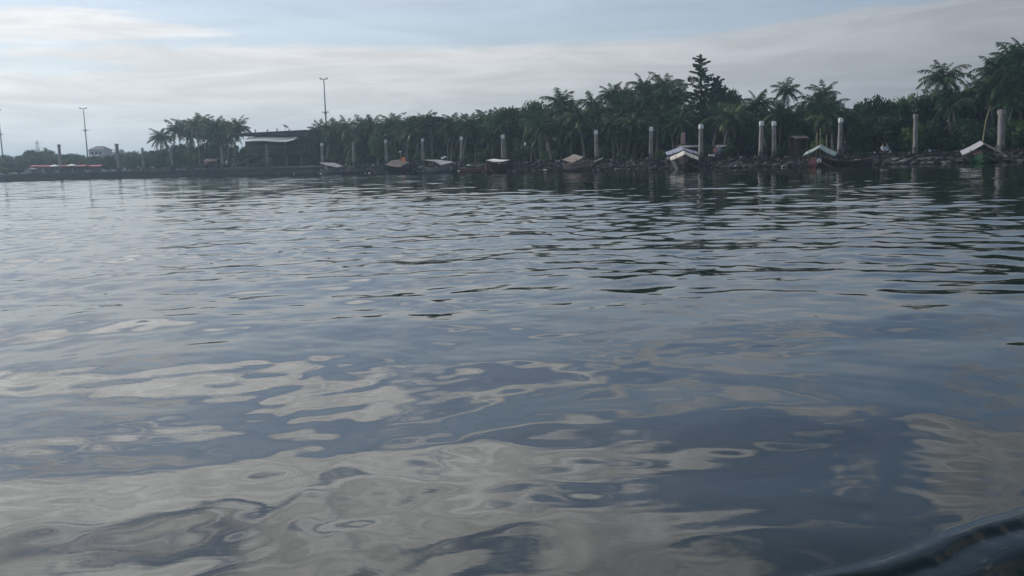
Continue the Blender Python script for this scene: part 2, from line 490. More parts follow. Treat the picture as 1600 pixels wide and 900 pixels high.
# ---- rocks along the bank: each larger rock its own part of the rock bank
def rock_mesh(seed):
    rr = random.Random(seed)
    vs = []; n = 8
    for i, (z, rad) in enumerate(((-0.5, 0.6), (-0.1, 1.0), (0.28, 0.86), (0.5, 0.45))):
        for k in range(n):
            u = 2 * math.pi * (k + 0.3 * i) / n
            q = rad * rr.uniform(0.75, 1.1)
            vs.append((0.5 * q * math.cos(u), 0.5 * q * math.sin(u), z * 0.8 + rr.uniform(-.07, .07)))
    fs = [tuple(range(n - 1, -1, -1)), tuple(3 * n + k for k in range(n))]
    for i in range(3):
        for k in range(n):
            fs.append((i * n + k, i * n + (k + 1) % n, (i + 1) * n + (k + 1) % n, (i + 1) * n + k))
    return MB().add(vs, fs).mesh('rock', M['rock'])
ROCKS = [rock_mesh(s) for s in range(8)]
pale = mat('pale_rock', (0.20, 0.19, 0.18), 0.9, 0.35, 2.5, rand=0.35, bump=0.04)
ROCKS_P = []
for me in ROCKS[:3]:
    c = me.copy(); c.materials.clear(); c.materials.append(pale); ROCKS_P.append(c)
bank = obj('rock_bank', None); tag(bank, None, None, kind='structure'); bank.empty_display_size = 0.2
rr = random.Random(11)
for i in range(285):
    px = 498 + 1110 * (i + rr.random()) / 285
    off = rr.uniform(-0.6, 1.6)
    s = rr.uniform(0.35, 0.85) * (0.8 + 0.3 * (px > 1000))
    d = D(px) + off
    z = max(0.0, off * 0.36) + 0.08
    me = rr.choice(ROCKS_P) if rr.random() < 0.13 else rr.choice(ROCKS)
    o = obj('rock', me, bank, (GX(px, z, d), d, z), rr.uniform(0, 6.28), (s * rr.uniform(1, 1.9), s, s * rr.uniform(0.5, 0.8)))
# small rubble between them and along the wall foot
mb = MB()
for i in range(1600):
    px = rr.uniform(500, 1700)
    off = rr.uniform(-0.7, 3.2); s = rr.uniform(0.1, 0.32); d = D(px) + off; z = max(0.0, off * 0.35) + 0.03
    c = Vector((GX(px, z, d), d, z))
    vs = [c + Vector((rr.uniform(-s, s) * 1.4 + a * s, b * s, (e + rr.uniform(-.3, .3)) * s * 0.7)) for a, b, e in
          ((-1, -1, -1), (1, -1, -1), (1, 1, -1), (-1, 1, -1), (-.6, -.6, 1), (.6, -.6, 1), (.6, .6, 1), (-.6, .6, 1))]
    mb.add(vs, [(3, 2, 1, 0), (4, 5, 6, 7), (0, 1, 5, 4), (1, 2, 6, 5), (2, 3, 7, 6), (3, 0, 4, 7)])
for i in range(500):
    px = rr.uniform(-40, 508); s = rr.uniform(.08, .26); d = D(px) - rr.uniform(.35, 1.1); z = .04; c = Vector((GX(px, z, d), d, z))
    vs = [c + Vector((a * s * 1.5 + rr.uniform(-s, s) * .5, b * s, (e + rr.uniform(-.3, .3)) * s)) for a, b, e in
          ((-1, -1, -1), (1, -1, -1), (1, 1, -1), (-1, 1, -1), (-.6, -.6, 1), (.6, -.6, 1), (.6, .6, 1), (-.6, .6, 1))]
    mb.add(vs, [(3, 2, 1, 0), (4, 5, 6, 7), (0, 1, 5, 4), (1, 2, 6, 5), (2, 3, 7, 6), (3, 0, 4, 7)])
tag(mb.build('rubble', M['rock']), 'small dark rubble stones strewn along the water edge', 'rubble', kind='stuff')

# ------------------------------------------------------------------ pillars
def pillar_meshes(w_, h, seed):
    b = w_ / 2
    def ring(x, y, z): return (x, y, z)
    # shaft: octagonal-cornered square with a groove down each face
    prof = []
    c = 0.18 * w_; g = 0.06 * w_
    for (sx, sy) in ((1, -1), (1, 1), (-1, 1), (-1, -1)):
        pass
    prof = [(-b + c, -b), (-g, -b), (-g * .6, -b + g * 1.5), (g * .6, -b + g * 1.5), (g, -b), (b - c, -b), (b, -b + c), (b, b - c), (b - c, b), (-b + c, b), (-b, b - c), (-b, -b + c)]
    n = len(prof); sh = MB()
    zs = [0.75, h * 0.5, h - 0.42]; vs = []
    for i, z in enumerate(zs):
        k = 1.0 - 0.07 * i
        vs += [(x * k, y * k, z) for x, y in prof]
    fs = [tuple(range(n - 1, -1, -1)), tuple(2 * n + k for k in range(n))]
    for i in range(2):
        for k in range(n): fs.append((i * n + k, i * n + (k + 1) % n, (i + 1) * n + (k + 1) % n, (i + 1) * n + k))
    sh.add(vs, fs)
    pl = MB().box((0, 0, 0.05), (w_ * 1.3, w_ * 1.3, 0.30)).box((0, 0, 0.475), (w_ * 1.06, w_ * 1.06, 0.55))
    cp = MB()
    q = w_ * 0.86
    cp.box((0, 0, h - 0.21), (q * 1.08, q * 1.08, 0.416)).box((0, 0, h + 0.03), (q * 0.7, q * 0.7, 0.06))
    return sh, pl, cp

PILLARS = [  # px, top py, extra depth behind waterline, width, cap bright, label
    (94, 226, 9, 0.75, 0, 'weathered pillar rising over the red stalls, far left'),
    (185, 225, 9, 0.8, 0, 'brownish pillar standing before the far trees, right of the red stalls'),
    (224, 231, 9, 0.62, 1, 'faint pillar with a white top between the brownish pillar and the palm clump'),
    (269, 231, 9, 0.6, 0, 'hazy pillar under the left edge of the palm clump'),
    (347, 230, 7, 0.62, 0, 'grey pillar under the palm clump left of the pavilion'),
    (417, 226, 5, 0.7, 0, 'pale pillar in front of the pavilion, under its cream canopy'),
    (504, 224, 5, 0.62, 1, 'white-topped pillar at the right end of the pavilion'),
    (553, 222, 5, 0.62, 0, 'pillar right of the grey-tarped boat near the pavilion'),
    (604, 219, 5, 0.6, 1, 'white-topped pillar just left of the boat with the orange flag'),
    (661, 217, 5, 0.6, 1, 'white-topped pillar beside a pale palm trunk, left of the hanging grey tarp'),
    (721, 214, 5, 0.58, 1, 'pillar between the hanging grey tarp boat and the white tarp boat'),
    (786, 211, 5, 0.6, 1, 'white-topped pillar behind the maroon boat with a white tarp'),
    (856, 213, 10, 0.55, 0, 'short plain pillar next to a leaning pale palm trunk'),
    (932, 204, 5, 0.58, 1, 'pillar just right of the brown-roofed boat'),
    (1017, 199, 5, 0.6, 1, 'pillar left of the boat with the cream gable roof'),
    (1095, 195, 5, 0.6, 1, 'white-topped pillar right of the cream-roofed boat, under the tallest conifer'),
    (1189, 190, 5, 0.55, 1, 'left one of the two pillars standing close together'),
    (1210, 190, 5, 0.55, 1, 'right one of the two pillars standing close together'),
    (1312, 185, 5, 0.58, 1, 'pillar just right of the boat with the pale green roof'),
    (1431, 179, 5, 0.55, 0, 'lone pillar before dense bushes left of the green-hulled boat'),
    (1565, 172, 3.5, 0.74, 0, 'broad two-toned pillar at the right edge, right of the green-hulled boat'),
]
for px, ty, off, w_, cap, lab in PILLARS:
    d = D(px) + off
    zb = ZT(px)
    x = GX(px, zb + 2, d)
    h = Z(px, ty, d) - zb
    if h > 6: h = 6
    t = thing('lamp_pillar', (x, d, zb), lab, 'pillar', 'pale pillars lining the waterfront', rz=random.uniform(-.25, .25) + (0.5 if px == 1565 else 0))
    t.rotation_euler.x = random.uniform(-.018, .018); t.rotation_euler.y = random.uniform(-.02, .02)
    sh, pl, cp = pillar_meshes(w_ * random.uniform(.70, .82), h, px)
    sh.build('shaft', M['concrete'], t); pl.build('plinth', M['plinth'], t)
    cp.build('lamp_cap', M['cap'] if cap else M['concrete'], t)

# ------------------------------------------------------------------ light masts
def mast(px, topy, px_base, d, mid, arm, lab, heads, zb=1.33):
    x = GX(px_base, zb, d)
    ztop = Z(px, topy, d); h = ztop - zb
    t = thing('light_mast', (x, d, zb), lab, 'light mast', 'tall light masts above the trees')
    MB().tube([(0, 0, 0), (0, 0, h * .5), (0, 0, h)], [0.22, 0.17, 0.11], 8).build('pole', M['steel'], t, True)
    MB().box((0, 0, h - 0.1), (arm, 0.14, 0.12)).build('top_arm', M['steel'], t)
    MB().box((0, 0, h * mid), (arm * 1.1, 0.16, 0.16)).box((0, 0, h * mid - .25), (.5, .5, .3)).build('cross_arm', M['steel'], t)
    for s in heads:
        MB().box((s * arm * 0.45, -0.1, h + 0.08), (0.38, 0.4, 0.16)).build('floodlight', M['white'] if s < 0 and len(heads) == 2 and px > 400 else M['steel'], t)
mast(3, 172, 7, 262, 0.63, 1.5, 'tall light mast at the left edge of the photo', (-1, 1))
mast(134, 169, 139, 258, 0.66, 1.9, 'tall thin light mast beside the far hipped-roof house', (-1, 1))
mast(506, 123, 513, 190, 0.62, 1.4, 'tallest light mast, rising behind the right end of the pavilion', (-1, 1))
# faint lattice pylon far away
d = 700; x = GX(62, 3, d); zt = Z(62, 219, d)
t = thing('lattice_pylon', (x, d, 1.3), 'faint lattice power pylon above the far trees at left', 'pylon')
mb = MB()
for a, b in ((-1, -1), (1, -1), (1, 1), (-1, 1)): mb.tube([(a * 2.2, b * 2.2, 0), (a * .4, b * .4, zt - 1.6)], 0.16, 4)
for i in range(7):
    z = (zt - 1.6) * i / 7; r1 = 2.2 - 1.8 * i / 7; r2 = 2.2 - 1.8 * (i + 1) / 7; z2 = (zt - 1.6) * (i + 1) / 7
    mb.tube([(-r1, -r1, z), (r2, -r2, z2)], 0.1, 4); mb.tube([(r1, -r1, z), (-r2, -r2, z2)], 0.1, 4)
mb.build('lattice', M['steel'], t)
mb = MB(); [mb.box((0, 0, (zt - 1.6) * k), (7, .2, .2)) for k in (0.78, 0.92)]; mb.build('cross_arm', M['steel'], t)

# ------------------------------------------------------------------ pavilion restaurant
def pavilion():
    d = 168.0; zb = 1.38
    t = thing('restaurant_pavilion', (GX(440, zb, d), d, zb), 'two-storey timber waterfront pavilion with dark flat roof and cream canopy', 'pavilion')
    X0 = t.location.x
    def L(px, py, dd=0):
        p = P(px, py, d); return (p.x - X0, p.z - zb)
    # roof
    MB().prism([L(364, 211.5), L(480, 212.5), L(502, 213), L(502, 206.5), L(480, 203), L(364, 209)], -1.0, 9).build('roof', M['roof_dark'], t)
    MB().prism([L(398, 227), L(490, 226), L(490, 213.3), L(474, 213.2), L(398, 221.5)], 0.6, 0.8).build('fascia', M['fascia'], t)
    # canopy: sagging membrane
    top = [(386, 216), (400, 213.5), (418, 212.8), (436, 212.8), (452, 213), (468, 216.3)]
    bot = [(388, 221.5), (400, 221), (418, 220.6), (436, 222), (452, 222.3), (468, 217.4)]
    g = []
    for i in range(5):
        u = i / 4; row = []
        for (a, b), (c, e) in zip(bot, top):
            q0, q1 = L(a, b), L(c, e)
            row.append((q0[0] * (1 - u) + q1[0] * u, -2.6 + 2.3 * u, q0[1] * (1 - u) + q1[1] * u + 0.05 * math.sin(u * 3.14)))
        g.append(row)
    MB().sheet(g, 0.03).build('canopy', M['canopy'], t, True)
    # floor slab, walls, columns
    x_l, z_f = L(366, 245); x_r, _ = L(497, 245)
    MB().box(((x_l + x_r) / 2, 3.2, z_f), (x_r - x_l, 8, 0.25)).build('upper_floor', M['wood_dark'], t)
    zr = L(440, 213)[1]
    MB().box(((x_l + x_r) / 2, 6.9, zr / 2 - .1), (x_r - x_l - .4, 0.2, zr - .3)).build('back_wall', M['tarp_brown'], t)
    xa, _ = L(474, 240); 
    for k in range(9):
        xx = xa + (x_r - xa) * (k + .5) / 9
        MB().box((xx, -0.2 + 0.03 * (k % 2), (zr - .2) / 2), ((x_r - xa) / 9 - .03, 0.08, zr - .3)).build('board', M['wood_dark'] if k % 3 else M['navy'], t)
    for px in (368, 386, 404, 425, 447, 470):
        xx = L(px, 240)[0]
        MB().box((xx, 0, (L(px, 222)[1]) / 2), (0.22, 0.22, L(px, 222)[1] - .02)).build('column', M['wood'] if px < 440 else M['concrete'], t)
    for px0, px1 in ((368, 404), (404, 447), (447, 472)):
        a, b = L(px0, 240)[0] + .12, L(px1, 240)[0] - .12
        mb = MB().box(((a + b) / 2, -0.35, z_f + 1.05), (b - a, .07, .07)).box(((a + b) / 2, -0.35, z_f + .6), (b - a, .04, .04))
        for q in np.arange(a, b, 0.45): mb.box((q, -.35, z_f + .58), (.04, .04, .85))
        mb.build('railing', M['wood_dark'], t)
    # ground floor dark green panels and window
    for px0, px1, m_ in ((386, 403, 'glass'), (405, 424, 'house_wall'), (426, 446, 'navy'), (448, 472, 'wood_dark')):
        a, b = L(px0, 255)[0], L(px1, 255)[0]
        MB().box(((a + b) / 2, 1.2, z_f / 2 - .1), (b - a, .1, z_f - .3)).build('ground_floor_panel', M[m_], t)
    MB().box((L(414, 255)[0], 0.7, .55), (1.4, .6, 1.1)).build('counter', M['tarp_grey'], t)
    # stair on the left
    s = MB(); p0, p1 = L(364, 268), L(407, 243)
    for k in range(12):
        u = (k + .5) / 12
        s.box((p0[0] + (p1[0] - p0[0]) * u, -1.2, 0.05 + (p1[1] - .05) * u), ((p1[0] - p0[0]) / 12 + .05, 1.0, .06))
    s.build('stair_tread', M['wood_dark'], t)['kind'] = 'stuff'
    st = MB()
    for yy in (-1.75, -.65):
        st.tube([(p0[0], yy, .1), (p1[0], yy, p1[1])], .09, 4); st.tube([(p0[0], yy, 1.0), (p1[0], yy, p1[1] + .9)], .04, 4)
    st.build('stair_rail', M['wood_dark'], t)
    # tables upstairs
    for px in (412, 437, 460):
        x = L(px, 240)[0]
        MB().box((x, 2.5, z_f + .85), (1.0, .8, .05)).box((x, 2.5, z_f + .47), (.1, .1, .7)).build('table', M['tarp_grey'], t)
    # roof kit
    for px, hh in ((398, .5), (417, .45), (432, .7), (451, .45)):
        x, z = L(px, 205.5 + (432 - px) * .02)
        MB().box((x, .5, z + .1), (.16, .16, hh)).box((x, .5, z + .1 + hh / 2), (.3, .3, .14)).build('roof_vent', M['steel'], t)
    x, z = L(445, 204.5)
    mb = MB().tube([(x, 0.5, z), (x, .5, z + .6)], .04, 5)
    dish = mb.build('satellite_dish', M['steel'], t)
    vs = []; C = Vector((x + .1, .45, z + .75)); rot = Matrix.Rotation(R(35), 3, 'Y') @ Matrix.Rotation(R(15), 3, 'X')
    for i, rr_ in enumerate((0.02, .3, .55)):
        for k in range(12): vs.append(C + rot @ Vector((rr_ * math.cos(k * .5236), rr_ * math.sin(k * .5236), .25 * rr_ * rr_)))
    fs = [(i * 12 + k, i * 12 + (k + 1) % 12, (i + 1) * 12 + (k + 1) % 12, (i + 1) * 12 + k) for i in range(2) for k in range(12)]
    MB().add(vs, fs).build('reflector', M['steel'], dish)
pavilion()

# ------------------------------------------------------------------ far left: stalls and houses
def stall(px0, px1, py, lab, cloth='red', white=None):
    d = D((px0 + px1) / 2) + 10; zb = 1.38
    x0, x1 = GX(px0, 2, d), GX(px1, 2, d); zt = Z((px0 + px1) / 2, py, d)
    t = thing('market_stall', ((x0 + x1) / 2, d, zb), lab, 'stall', 'red-roofed stalls on the far left bank')
    h = zt - zb; w2 = (x1 - x0) / 2
    g = [[(-w2, -1.5, h - .24), (0, -1.5, h - .2), (w2, -1.5, h - .24)], [(-w2, 0, h), (0, 0, h - .03), (w2, 0, h)], [(-w2, 1.5, h - .25), (0, 1.5, h - .25), (w2, 1.5, h - .25)]]
    MB().sheet(g, .05).build('awning', M[cloth], t)
    MB().box((0, -1.53, h - .34), (2 * w2, .03, .13)).build('valance', M[cloth], t)
    for a in (-1, 1):
        for b in (-1, 1): MB().box((a * (w2 - .1), b * 1.35, (h - .6) / 2), (.08, .08, h - .6)).build('post', M['steel'], t)
    MB().box((0, -.9, .42), (w2 * 1.6, .5, .84)).build('counter', M['plinth'] if not white else M['white'], t)
    return t
stall(52, 71, 258, 'leftmost red-roofed stall, next to the grey tent')
stall(72, 92, 258, 'red-roofed stall left of the weathered pillar')
stall(97, 116, 257.5, 'red-roofed stall just right of the weathered pillar')
stall(118, 138, 257.5, 'red-roofed stall left of the gap in the stall row')
stall(143, 162, 257.5, 'rightmost red-roofed stall, before the hazy tree')
d = D(48) + 9; x = GX(48, 2, d)
t = thing('canvas_tent', (x, d, 1.38), 'low pale grey tent at the left end of the red stalls', 'tent')
MB().prism([(-1.4, 0), (1.6, 0), (.9, .9), (0, 1.15), (-.8, .6)], -1, 1.2).build('tent_cover', M['tarp_grey'], t)
for px, lab in ((86, 'white parasol among the red stalls, left of the weathered pillar'), (113, 'white parasol tilted among the red stalls, right of the weathered pillar')):
    d = D(px) + 7.5; x = GX(px, 2, d)
    t = thing('parasol', (x, d, 1.38), lab, 'parasol', 'white parasols by the red stalls')
    MB().tube([(0, 0, 0), (0, 0, 1.5)], .03, 5).build('pole', M['steel'], t)
    vs = [(0, 0, 1.75)] + [(1.1 * math.cos(k * .785), 1.1 * math.sin(k * .785), 1.35) for k in range(8)]
    MB().add(vs, [(0, 1 + k, 1 + (k + 1) % 8) for k in range(8)]).build('shade', M['white'], t)

def house(px0, px1, py_eave, py_top, d, lab, kind, wallm='house_wall', roofm='tile_roof', base=1.3, wins=2, name='house'):
    x0, x1 = GX(px0, 4, d), GX(px1, 4, d); ze = Z((px0 + px1) / 2, py_eave, d); zt = Z((px0 + px1) / 2, py_top, d)
    t = thing(name, ((x0 + x1) / 2, d, base), lab, 'house', 'houses beyond the far left trees')
    w2 = (x1 - x0) / 2; he = ze - base; ht = zt - base
    MB().box((0, 3, he / 2), (2 * w2 * .92, 6, he)).build('wall', M[wallm], t)
    o = .3; r = w2 * .45 if kind == 'hip' else w2 + .2
    vs = [(-w2, -o, he + .01), (w2, -o, he + .01), (w2, 6 + o, he + .01), (-w2, 6 + o, he + .01), (-r, 3, ht), (r, 3, ht)]
    MB().add(vs, [(3, 2, 1, 0), (0, 1, 5, 4), (1, 2, 5), (2, 3, 4, 5), (3, 0, 4)]).build('roof', M[roofm], t)
    for k in range(wins):
        x = -w2 * .7 + 1.4 * w2 * (k + .5) / wins
        f = MB().box((x, -.04, he - 1.1), (1.2, .1, 1.1)).build('window', M['white'], t)
        MB().box((x, -.10, he - 1.1), (1.0, .04, .9)).build('pane', M['glass'], f)
    return t
house(139, 165, 234, 228, 300, 'two-storey hipped-roof house beside the thin light mast', 'hip', wins=3)
house(165, 186, 238.5, 233, 320, 'low grey gabled roof right of the hipped-roof house', 'gable', roofm='tarp_grey')
house(136, 149, 246, 242.5, 285, 'small pale-roofed shed below the hipped-roof house', 'gable', roofm='tarp_blue', wins=1, name='shed')

# ------------------------------------------------------------------ boats
def hull_mb(L, W, H, bow=0.7):
    """local: length along Y (bow at -Y, facing the viewer), keel at z=-.25"""
    st = []; n = 11
    for i in range(n):
        t = i / (n - 1); y = -L / 2 + L * t
        wd = W / 2 * (math.sin(min(1, t * 1.7 + .05) * math.pi / 2) ** .8) * (1 - .35 * max(0, t - .7) / .3)
        sheer = H + bow * (1 - t) ** 3 * H + .35 * H * max(0, t - .7) / .3
        keel = -.25 + .35 * (1 - t) ** 4
        st.append((y - (.35 * H) * (1 - t) ** 2, wd, sheer, keel))
    vs = []; fs = []
    for y, wd, s, k in st:
        m = (s + k) / 2
        ring = [(-wd, y, s), (-wd * .93, y, m), (-wd * .55, y, k + .1 * (m - k)), (0, y, k), (wd * .55, y, k + .1 * (m - k)), (wd * .93, y, m), (wd, y, s),
                (wd * .86, y, s - .02), (wd * .8, y, m), (0, y, m - .12), (-wd * .8, y, m), (-wd * .86, y, s - .02)]
        vs += ring
    q = 12
    for i in range(n - 1):
        for k in range(q): fs.append((i * q + k, (i + 1) * q + k, (i + 1) * q + (k + 1) % q, i * q + (k + 1) % q))
    fs.append(tuple(range(q))); fs.append(tuple((n - 1) * q + k for k in range(q - 1, -1, -1)))
    return MB().add(vs, fs)

def gunwale_mb(L, W, H, bow=.7):
    mb = MB(); n = 11
    for sgn in (-1, 1):
        pts = []
        for i in range(n):
            t = i / (n - 1); y = -L / 2 + L * t
            wd = W / 2 * (math.sin(min(1, t * 1.7 + .05) * math.pi / 2) ** .8) * (1 - .35 * max(0, t - .7) / .3)
            s = H + bow * (1 - t) ** 3 * H + .35 * H * max(0, t - .7) / .3
            pts.append((sgn * (wd + .02), y - (.35 * H) * (1 - t) ** 2, s + .02))
        mb.tube(pts, .045, 5)
    return mb

def boat(px, off, L, W, H, rz, hullm, lab, rail='wood', bow=.7):
    d = D(px) + off
    t = thing('wooden_boat', (GX(px, .5, d), d, 0.02), lab, 'boat', 'wooden boats moored along the rocks', rz=rz)
    h = hull_mb(L, W, H, bow).build('hull', M[hullm], t, False)
    gunwale_mb(L, W, H, bow).build('gunwale', M[rail], t)
    MB().tube([(0, -L / 2 + .1, H * 1.2), (.8, -L / 2 - 1.2, H * .5), (1.8, -L / 2 - 2.2, -.1)], .025, 4).build('mooring_rope', M['wood_dark'], t)
    MB().box((.12 * W, L * .36, H * .8), (.5, .7, .5)).build('engine_box', M['plinth'], t)
    for y in (-.12 * L, .12 * L, .3 * L): MB().box((0, y, H * .72), (W * .8, .22, .05)).build('thwart', M['wood'], t)
    return t

def gable_roof(t, yc, ly, hw, ze, za, ml, mr, postm='wood', zr=None, tilt=0.34):
    """hw half width, ze eave z, za apex z"""
    zr = ze if zr is None else zr
    for sgn, m_, zz in ((-1, ml, ze), (1, mr, zr)):
        g = []
        for i in range(5):
            y = yc - ly / 2 + ly * i / 4
            row = []
            for j in range(5):
                u = j / 4
                sag = -.05 * math.sin(u * math.pi) - .02 * math.sin(i * 2.1 + j)
                row.append((sgn * hw * u, y, za - .12 + (zz - za) * u + sag + tilt * i / 4))
            g.append(row if sgn > 0 else row[::-1])
        MB().sheet(g, .07).build('roof_sheet', M[m_], t)
    for a in (-1, 1):
        for b in (-.45, .45):
            z = (ze if a < 0 else zr) + .08
            MB().tube([(a * hw * .62, yc + b * ly, .2), (a * hw * .62, yc + b * ly, z + .3 * (za - z))], .04, 5).build('post', M[postm], t)
    MB().tube([(0, yc - ly / 2 - .1, za - .2), (0, yc + ly / 2 + .1, za - .2 + tilt)], .035, 5).build('ridge_pole', M['bamboo'], t)

pxm = lambda d: FPX / d
# 1067: cream gable with a blue-grey roof behind
b = boat(1067, -2.0, 6.5, 2.3, .75, R(-6), 'blackhull', 'black-hulled boat with a cream gable roof over a blue-grey one')
s_ = D(1067) - 2
zz = lambda py, px=1067, dd=s_: Z(px, py, dd) - .02
gable_roof(b, -1.6, 1.6, 1.42, zz(248), zz(238.5), 'tarp_cream', 'tarp_cream')
gable_roof(b, 1.2, 3.4, 1.65, zz(240), zz(231.5), 'tarp_blue', 'tarp_blue')
MB().box((-1.0, -2.9, .45), (.25, .5, .9), tilt=Matrix.Rotation(R(-25), 3, 'Y')).build('bow_board', M['tarp_grey'], b)
# 1281 green roofed
s_ = D(1281) - 2
b = boat(1281, -2.0, 6.0, 2.3, .55, R(-22), 'maroon', 'maroon boat with a pale green gable roof and bamboo poles behind it')
gable_roof(b, 0, 3.4, 1.5, zz(240.5, 1281, s_), zz(228.5, 1281, s_), 'tarp_green', 'tarp_green', zr=zz(242, 1281, s_))
f = MB(); vs = [(.12 + .22 * math.cos(k * .628), -3.15, .62 + .26 * math.sin(k * .628)) for k in range(10)] + [(.12 + .22 * math.cos(k * .628), -3.0, .62 + .26 * math.sin(k * .628)) for k in range(10)]
f.add(vs, [tuple(range(10)), tuple(range(19, 9, -1))] + [(k + 10, (k + 1) % 10 + 10, (k + 1) % 10, k) for k in range(10)]).build('fender', M['white'], b)
t = b
for px, ty, by, lean in ((1279, 200, 240, 0), (1273, 206, 240, -.25), (1290, 210, 240, .35)):
    x = (px - 1281) / pxm(s_)
    MB().tube([(x, 1.9, .3), (x - lean * .3, 1.9, zz(ty, px, s_))], .06, 5).build('bamboo_pole', M['bamboo'], t)
# 1530 green hull with tall mast
s_ = D(1533) - 1.5
b = boat(1533, -1.5, 6.5, 2.3, .58, R(-22), 'green', 'green-hulled boat with a pale gable roof and a tall bent bamboo mast')
gable_roof(b, -.2, 3.6, 1.72, zz(239, 1533, s_), zz(223, 1533, s_), 'tarp_grey', 'tarp_brown')
MB().tube([(0.05, 0, .3), (.1, 0, 2.2), (.28, 0, 4.0), (.62, 0, zz(165, 1540, s_))], [.07, .06, .05, .03], 6).build('mast', M['bamboo'], b)
MB().box((-.5, -1.2, 1.0), (.6, .5, .5)).build('bundle', M['cloth_pink'], b)
# 520 grey tarp
s_ = D(520) - 1.5
b = boat(520, -1.5, 6, 2.4, .6, R(35), 'navy', 'dark boat with a small tilted grey tarp, nearest the pavilion')
g = [[(-1.3, -1.2, zz(258.5, 515, s_)), (0.2, -1.2, zz(261.5, 519, s_)), (1.2, -1.2, zz(259.5, 530, s_))], [(-1.5, .2, zz(256, 515, s_)), (0, .2, zz(257, 519, s_)), (1.2, .2, zz(257, 530, s_))], [(-1.6, 1.4, zz(253.5, 508, s_)), (0, 1.4, zz(254, 519, s_)), (1.0, 1.4, zz(254, 527, s_))]]
MB().sheet(g, .05).build('tarp', M['tarp_grey'], b)
for a, c in ((-1.0, -1.0), (.9, -1.0), (-1.1, 1.2), (.8, 1.2)): MB().tube([(a, c, .2), (a, c, 1.9 + (.25 if c > 0 else -.4))], .035, 5).build('post', M['wood'], b)
# 625 with orange flag
s_ = D(628) - 1.5
b = boat(628, -1.5, 6.5, 2.6, .65, R(-30), 'blackhull', 'dark boat with drooping brown sheets and an orange flag')
g = [[(-1.7, -1.5, 1.35), (-.5, -1.6, 1.0), (.6, -1.5, .85), (1.5, -1.4, 1.3)], [(-1.7, 0, 1.9), (-.5, 0, 1.45), (.6, 0, 1.1), (1.7, 0, 1.5)], [(-1.6, 1.6, 2.0), (-.5, 1.6, 1.7), (.6, 1.6, 1.3), (1.6, 1.6, 1.5)]]
MB().sheet(g, .06).build('roof_sheet', M['tarp_brown'], b)
for a, c, h in ((-1.1, -1.4, 1.2), (1.0, -1.3, 1.0), (-1.1, 1.4, 1.8), (1.0, 1.4, 1.35)): MB().tube([(a, c, .2), (a, c, h)], .04, 5).build('post', M['wood'], b)
MB().tube([(-.1, 0, .3), (-.15, 0, zz(238, 626, s_))], .04, 5).build('flagpole', M['bamboo'], b)
MB().box((-.15, 0, zz(237, 626, s_)), (.25, .25, .22)).build('masthead', M['white'], b)
g = [[(0.0 + .22 * j, -.02 + .08 * math.sin(j * 1.3 + i * .4), zz(245, 628, s_) - .16 * i - .05 * j) for j in range(4)] for i in range(5)]
MB().sheet(g, .02).build('flag', M['orange'], b)
# 690 hanging grey tarp
s_ = D(688) - 1.5
b = boat(688, -1.5, 6.8, 2.5, .6, R(28), 'navy', 'dark blue boat under a wide hanging grey tarp')
g = [[(-1.5, -1.4, zz(251.8, 674, s_)), (-.6, -1.4, zz(257.5, 681, s_)), (.6, -1.3, zz(255.5, 690, s_)), (1.5, -1.0, zz(253.3, 702, s_))], [(-1.6, 0, zz(250.5, 670, s_)), (-.5, 0, zz(253, 682, s_)), (.6, 0, zz(252.5, 692, s_)), (1.5, .2, zz(251.7, 700, s_))], [(-1.6, 1.5, zz(249.5, 668, s_)), (-.5, 1.5, zz(249.2, 683, s_)), (.6, 1.5, zz(249.5, 694, s_)), (1.4, 1.5, zz(250.3, 700, s_))]]
MB().sheet(g, .05).build('tarp', M['tarp_grey'], b)
for a, c, h in ((-1.0, -1.2, 1.3), (1.0, -1., 1.4), (-1.1, 1.3, 1.9), (1.0, 1.3, 1.8)): MB().tube([(a, c, .2), (a, c, h)], .04, 5).build('post', M['wood'], b)
for x_, z_ in ((1.0, 2.0), (1.35, 2.12)): MB().box((x_, 1.3, z_), (.35, .3, .25), rz=.4).build('bundle', M['white'], b)
# 785 white tarp, maroon
s_ = D(776) - 1.5
b = boat(776, -1.5, 6, 2.5, .75, R(-20), 'maroon', 'maroon boat shaded by a flat white tarp')
g = [[(-.9, -1.2, zz(249.8, 766, s_)), (.1, -1.2, zz(252.3, 776, s_)), (1.2, -1.1, zz(252, 790, s_))], [(-.9, .2, zz(249.2, 766, s_)), (.1, .2, zz(251, 776, s_)), (1.3, .2, zz(250.5, 791, s_))], [(-.9, 1.3, zz(248, 768, s_)), (.1, 1.3, zz(249.5, 778, s_)), (1.3, 1.3, zz(249.8, 791, s_))]]
MB().sheet(g, .05).build('tarp', M['white'], b)
for a, c, h in ((-.7, -1.0, 1.55), (1.0, -1., 1.4), (-.7, 1.1, 1.6), (1.0, 1.1, 1.5)): MB().tube([(a, c, .2), (a, c, h)], .04, 5).build('post', M['wood'], b)
MB().box((.7, -.9, .95), (.3, .3, .5)).build('bundle', M['cloth_pink'], b)
# 905 brown roof
s_ = D(905) - 1.5
b = boat(905, -1.5, 6.6, 2.4, .7, R(18), 'blackhull', 'black boat with a crooked brown gable roof and a boarding plank')
gable_roof(b, .2, 3.0, 1.35, zz(252, 890, s_), zz(243.5, 900, s_), 'tarp_brown', 'tarp_grey')
MB().box((1.9, .4, .95), (2.6, .3, .06), tilt=Matrix.Rotation(R(-22), 3, 'Y')).build('boarding_plank', M['tarp_grey'], b)
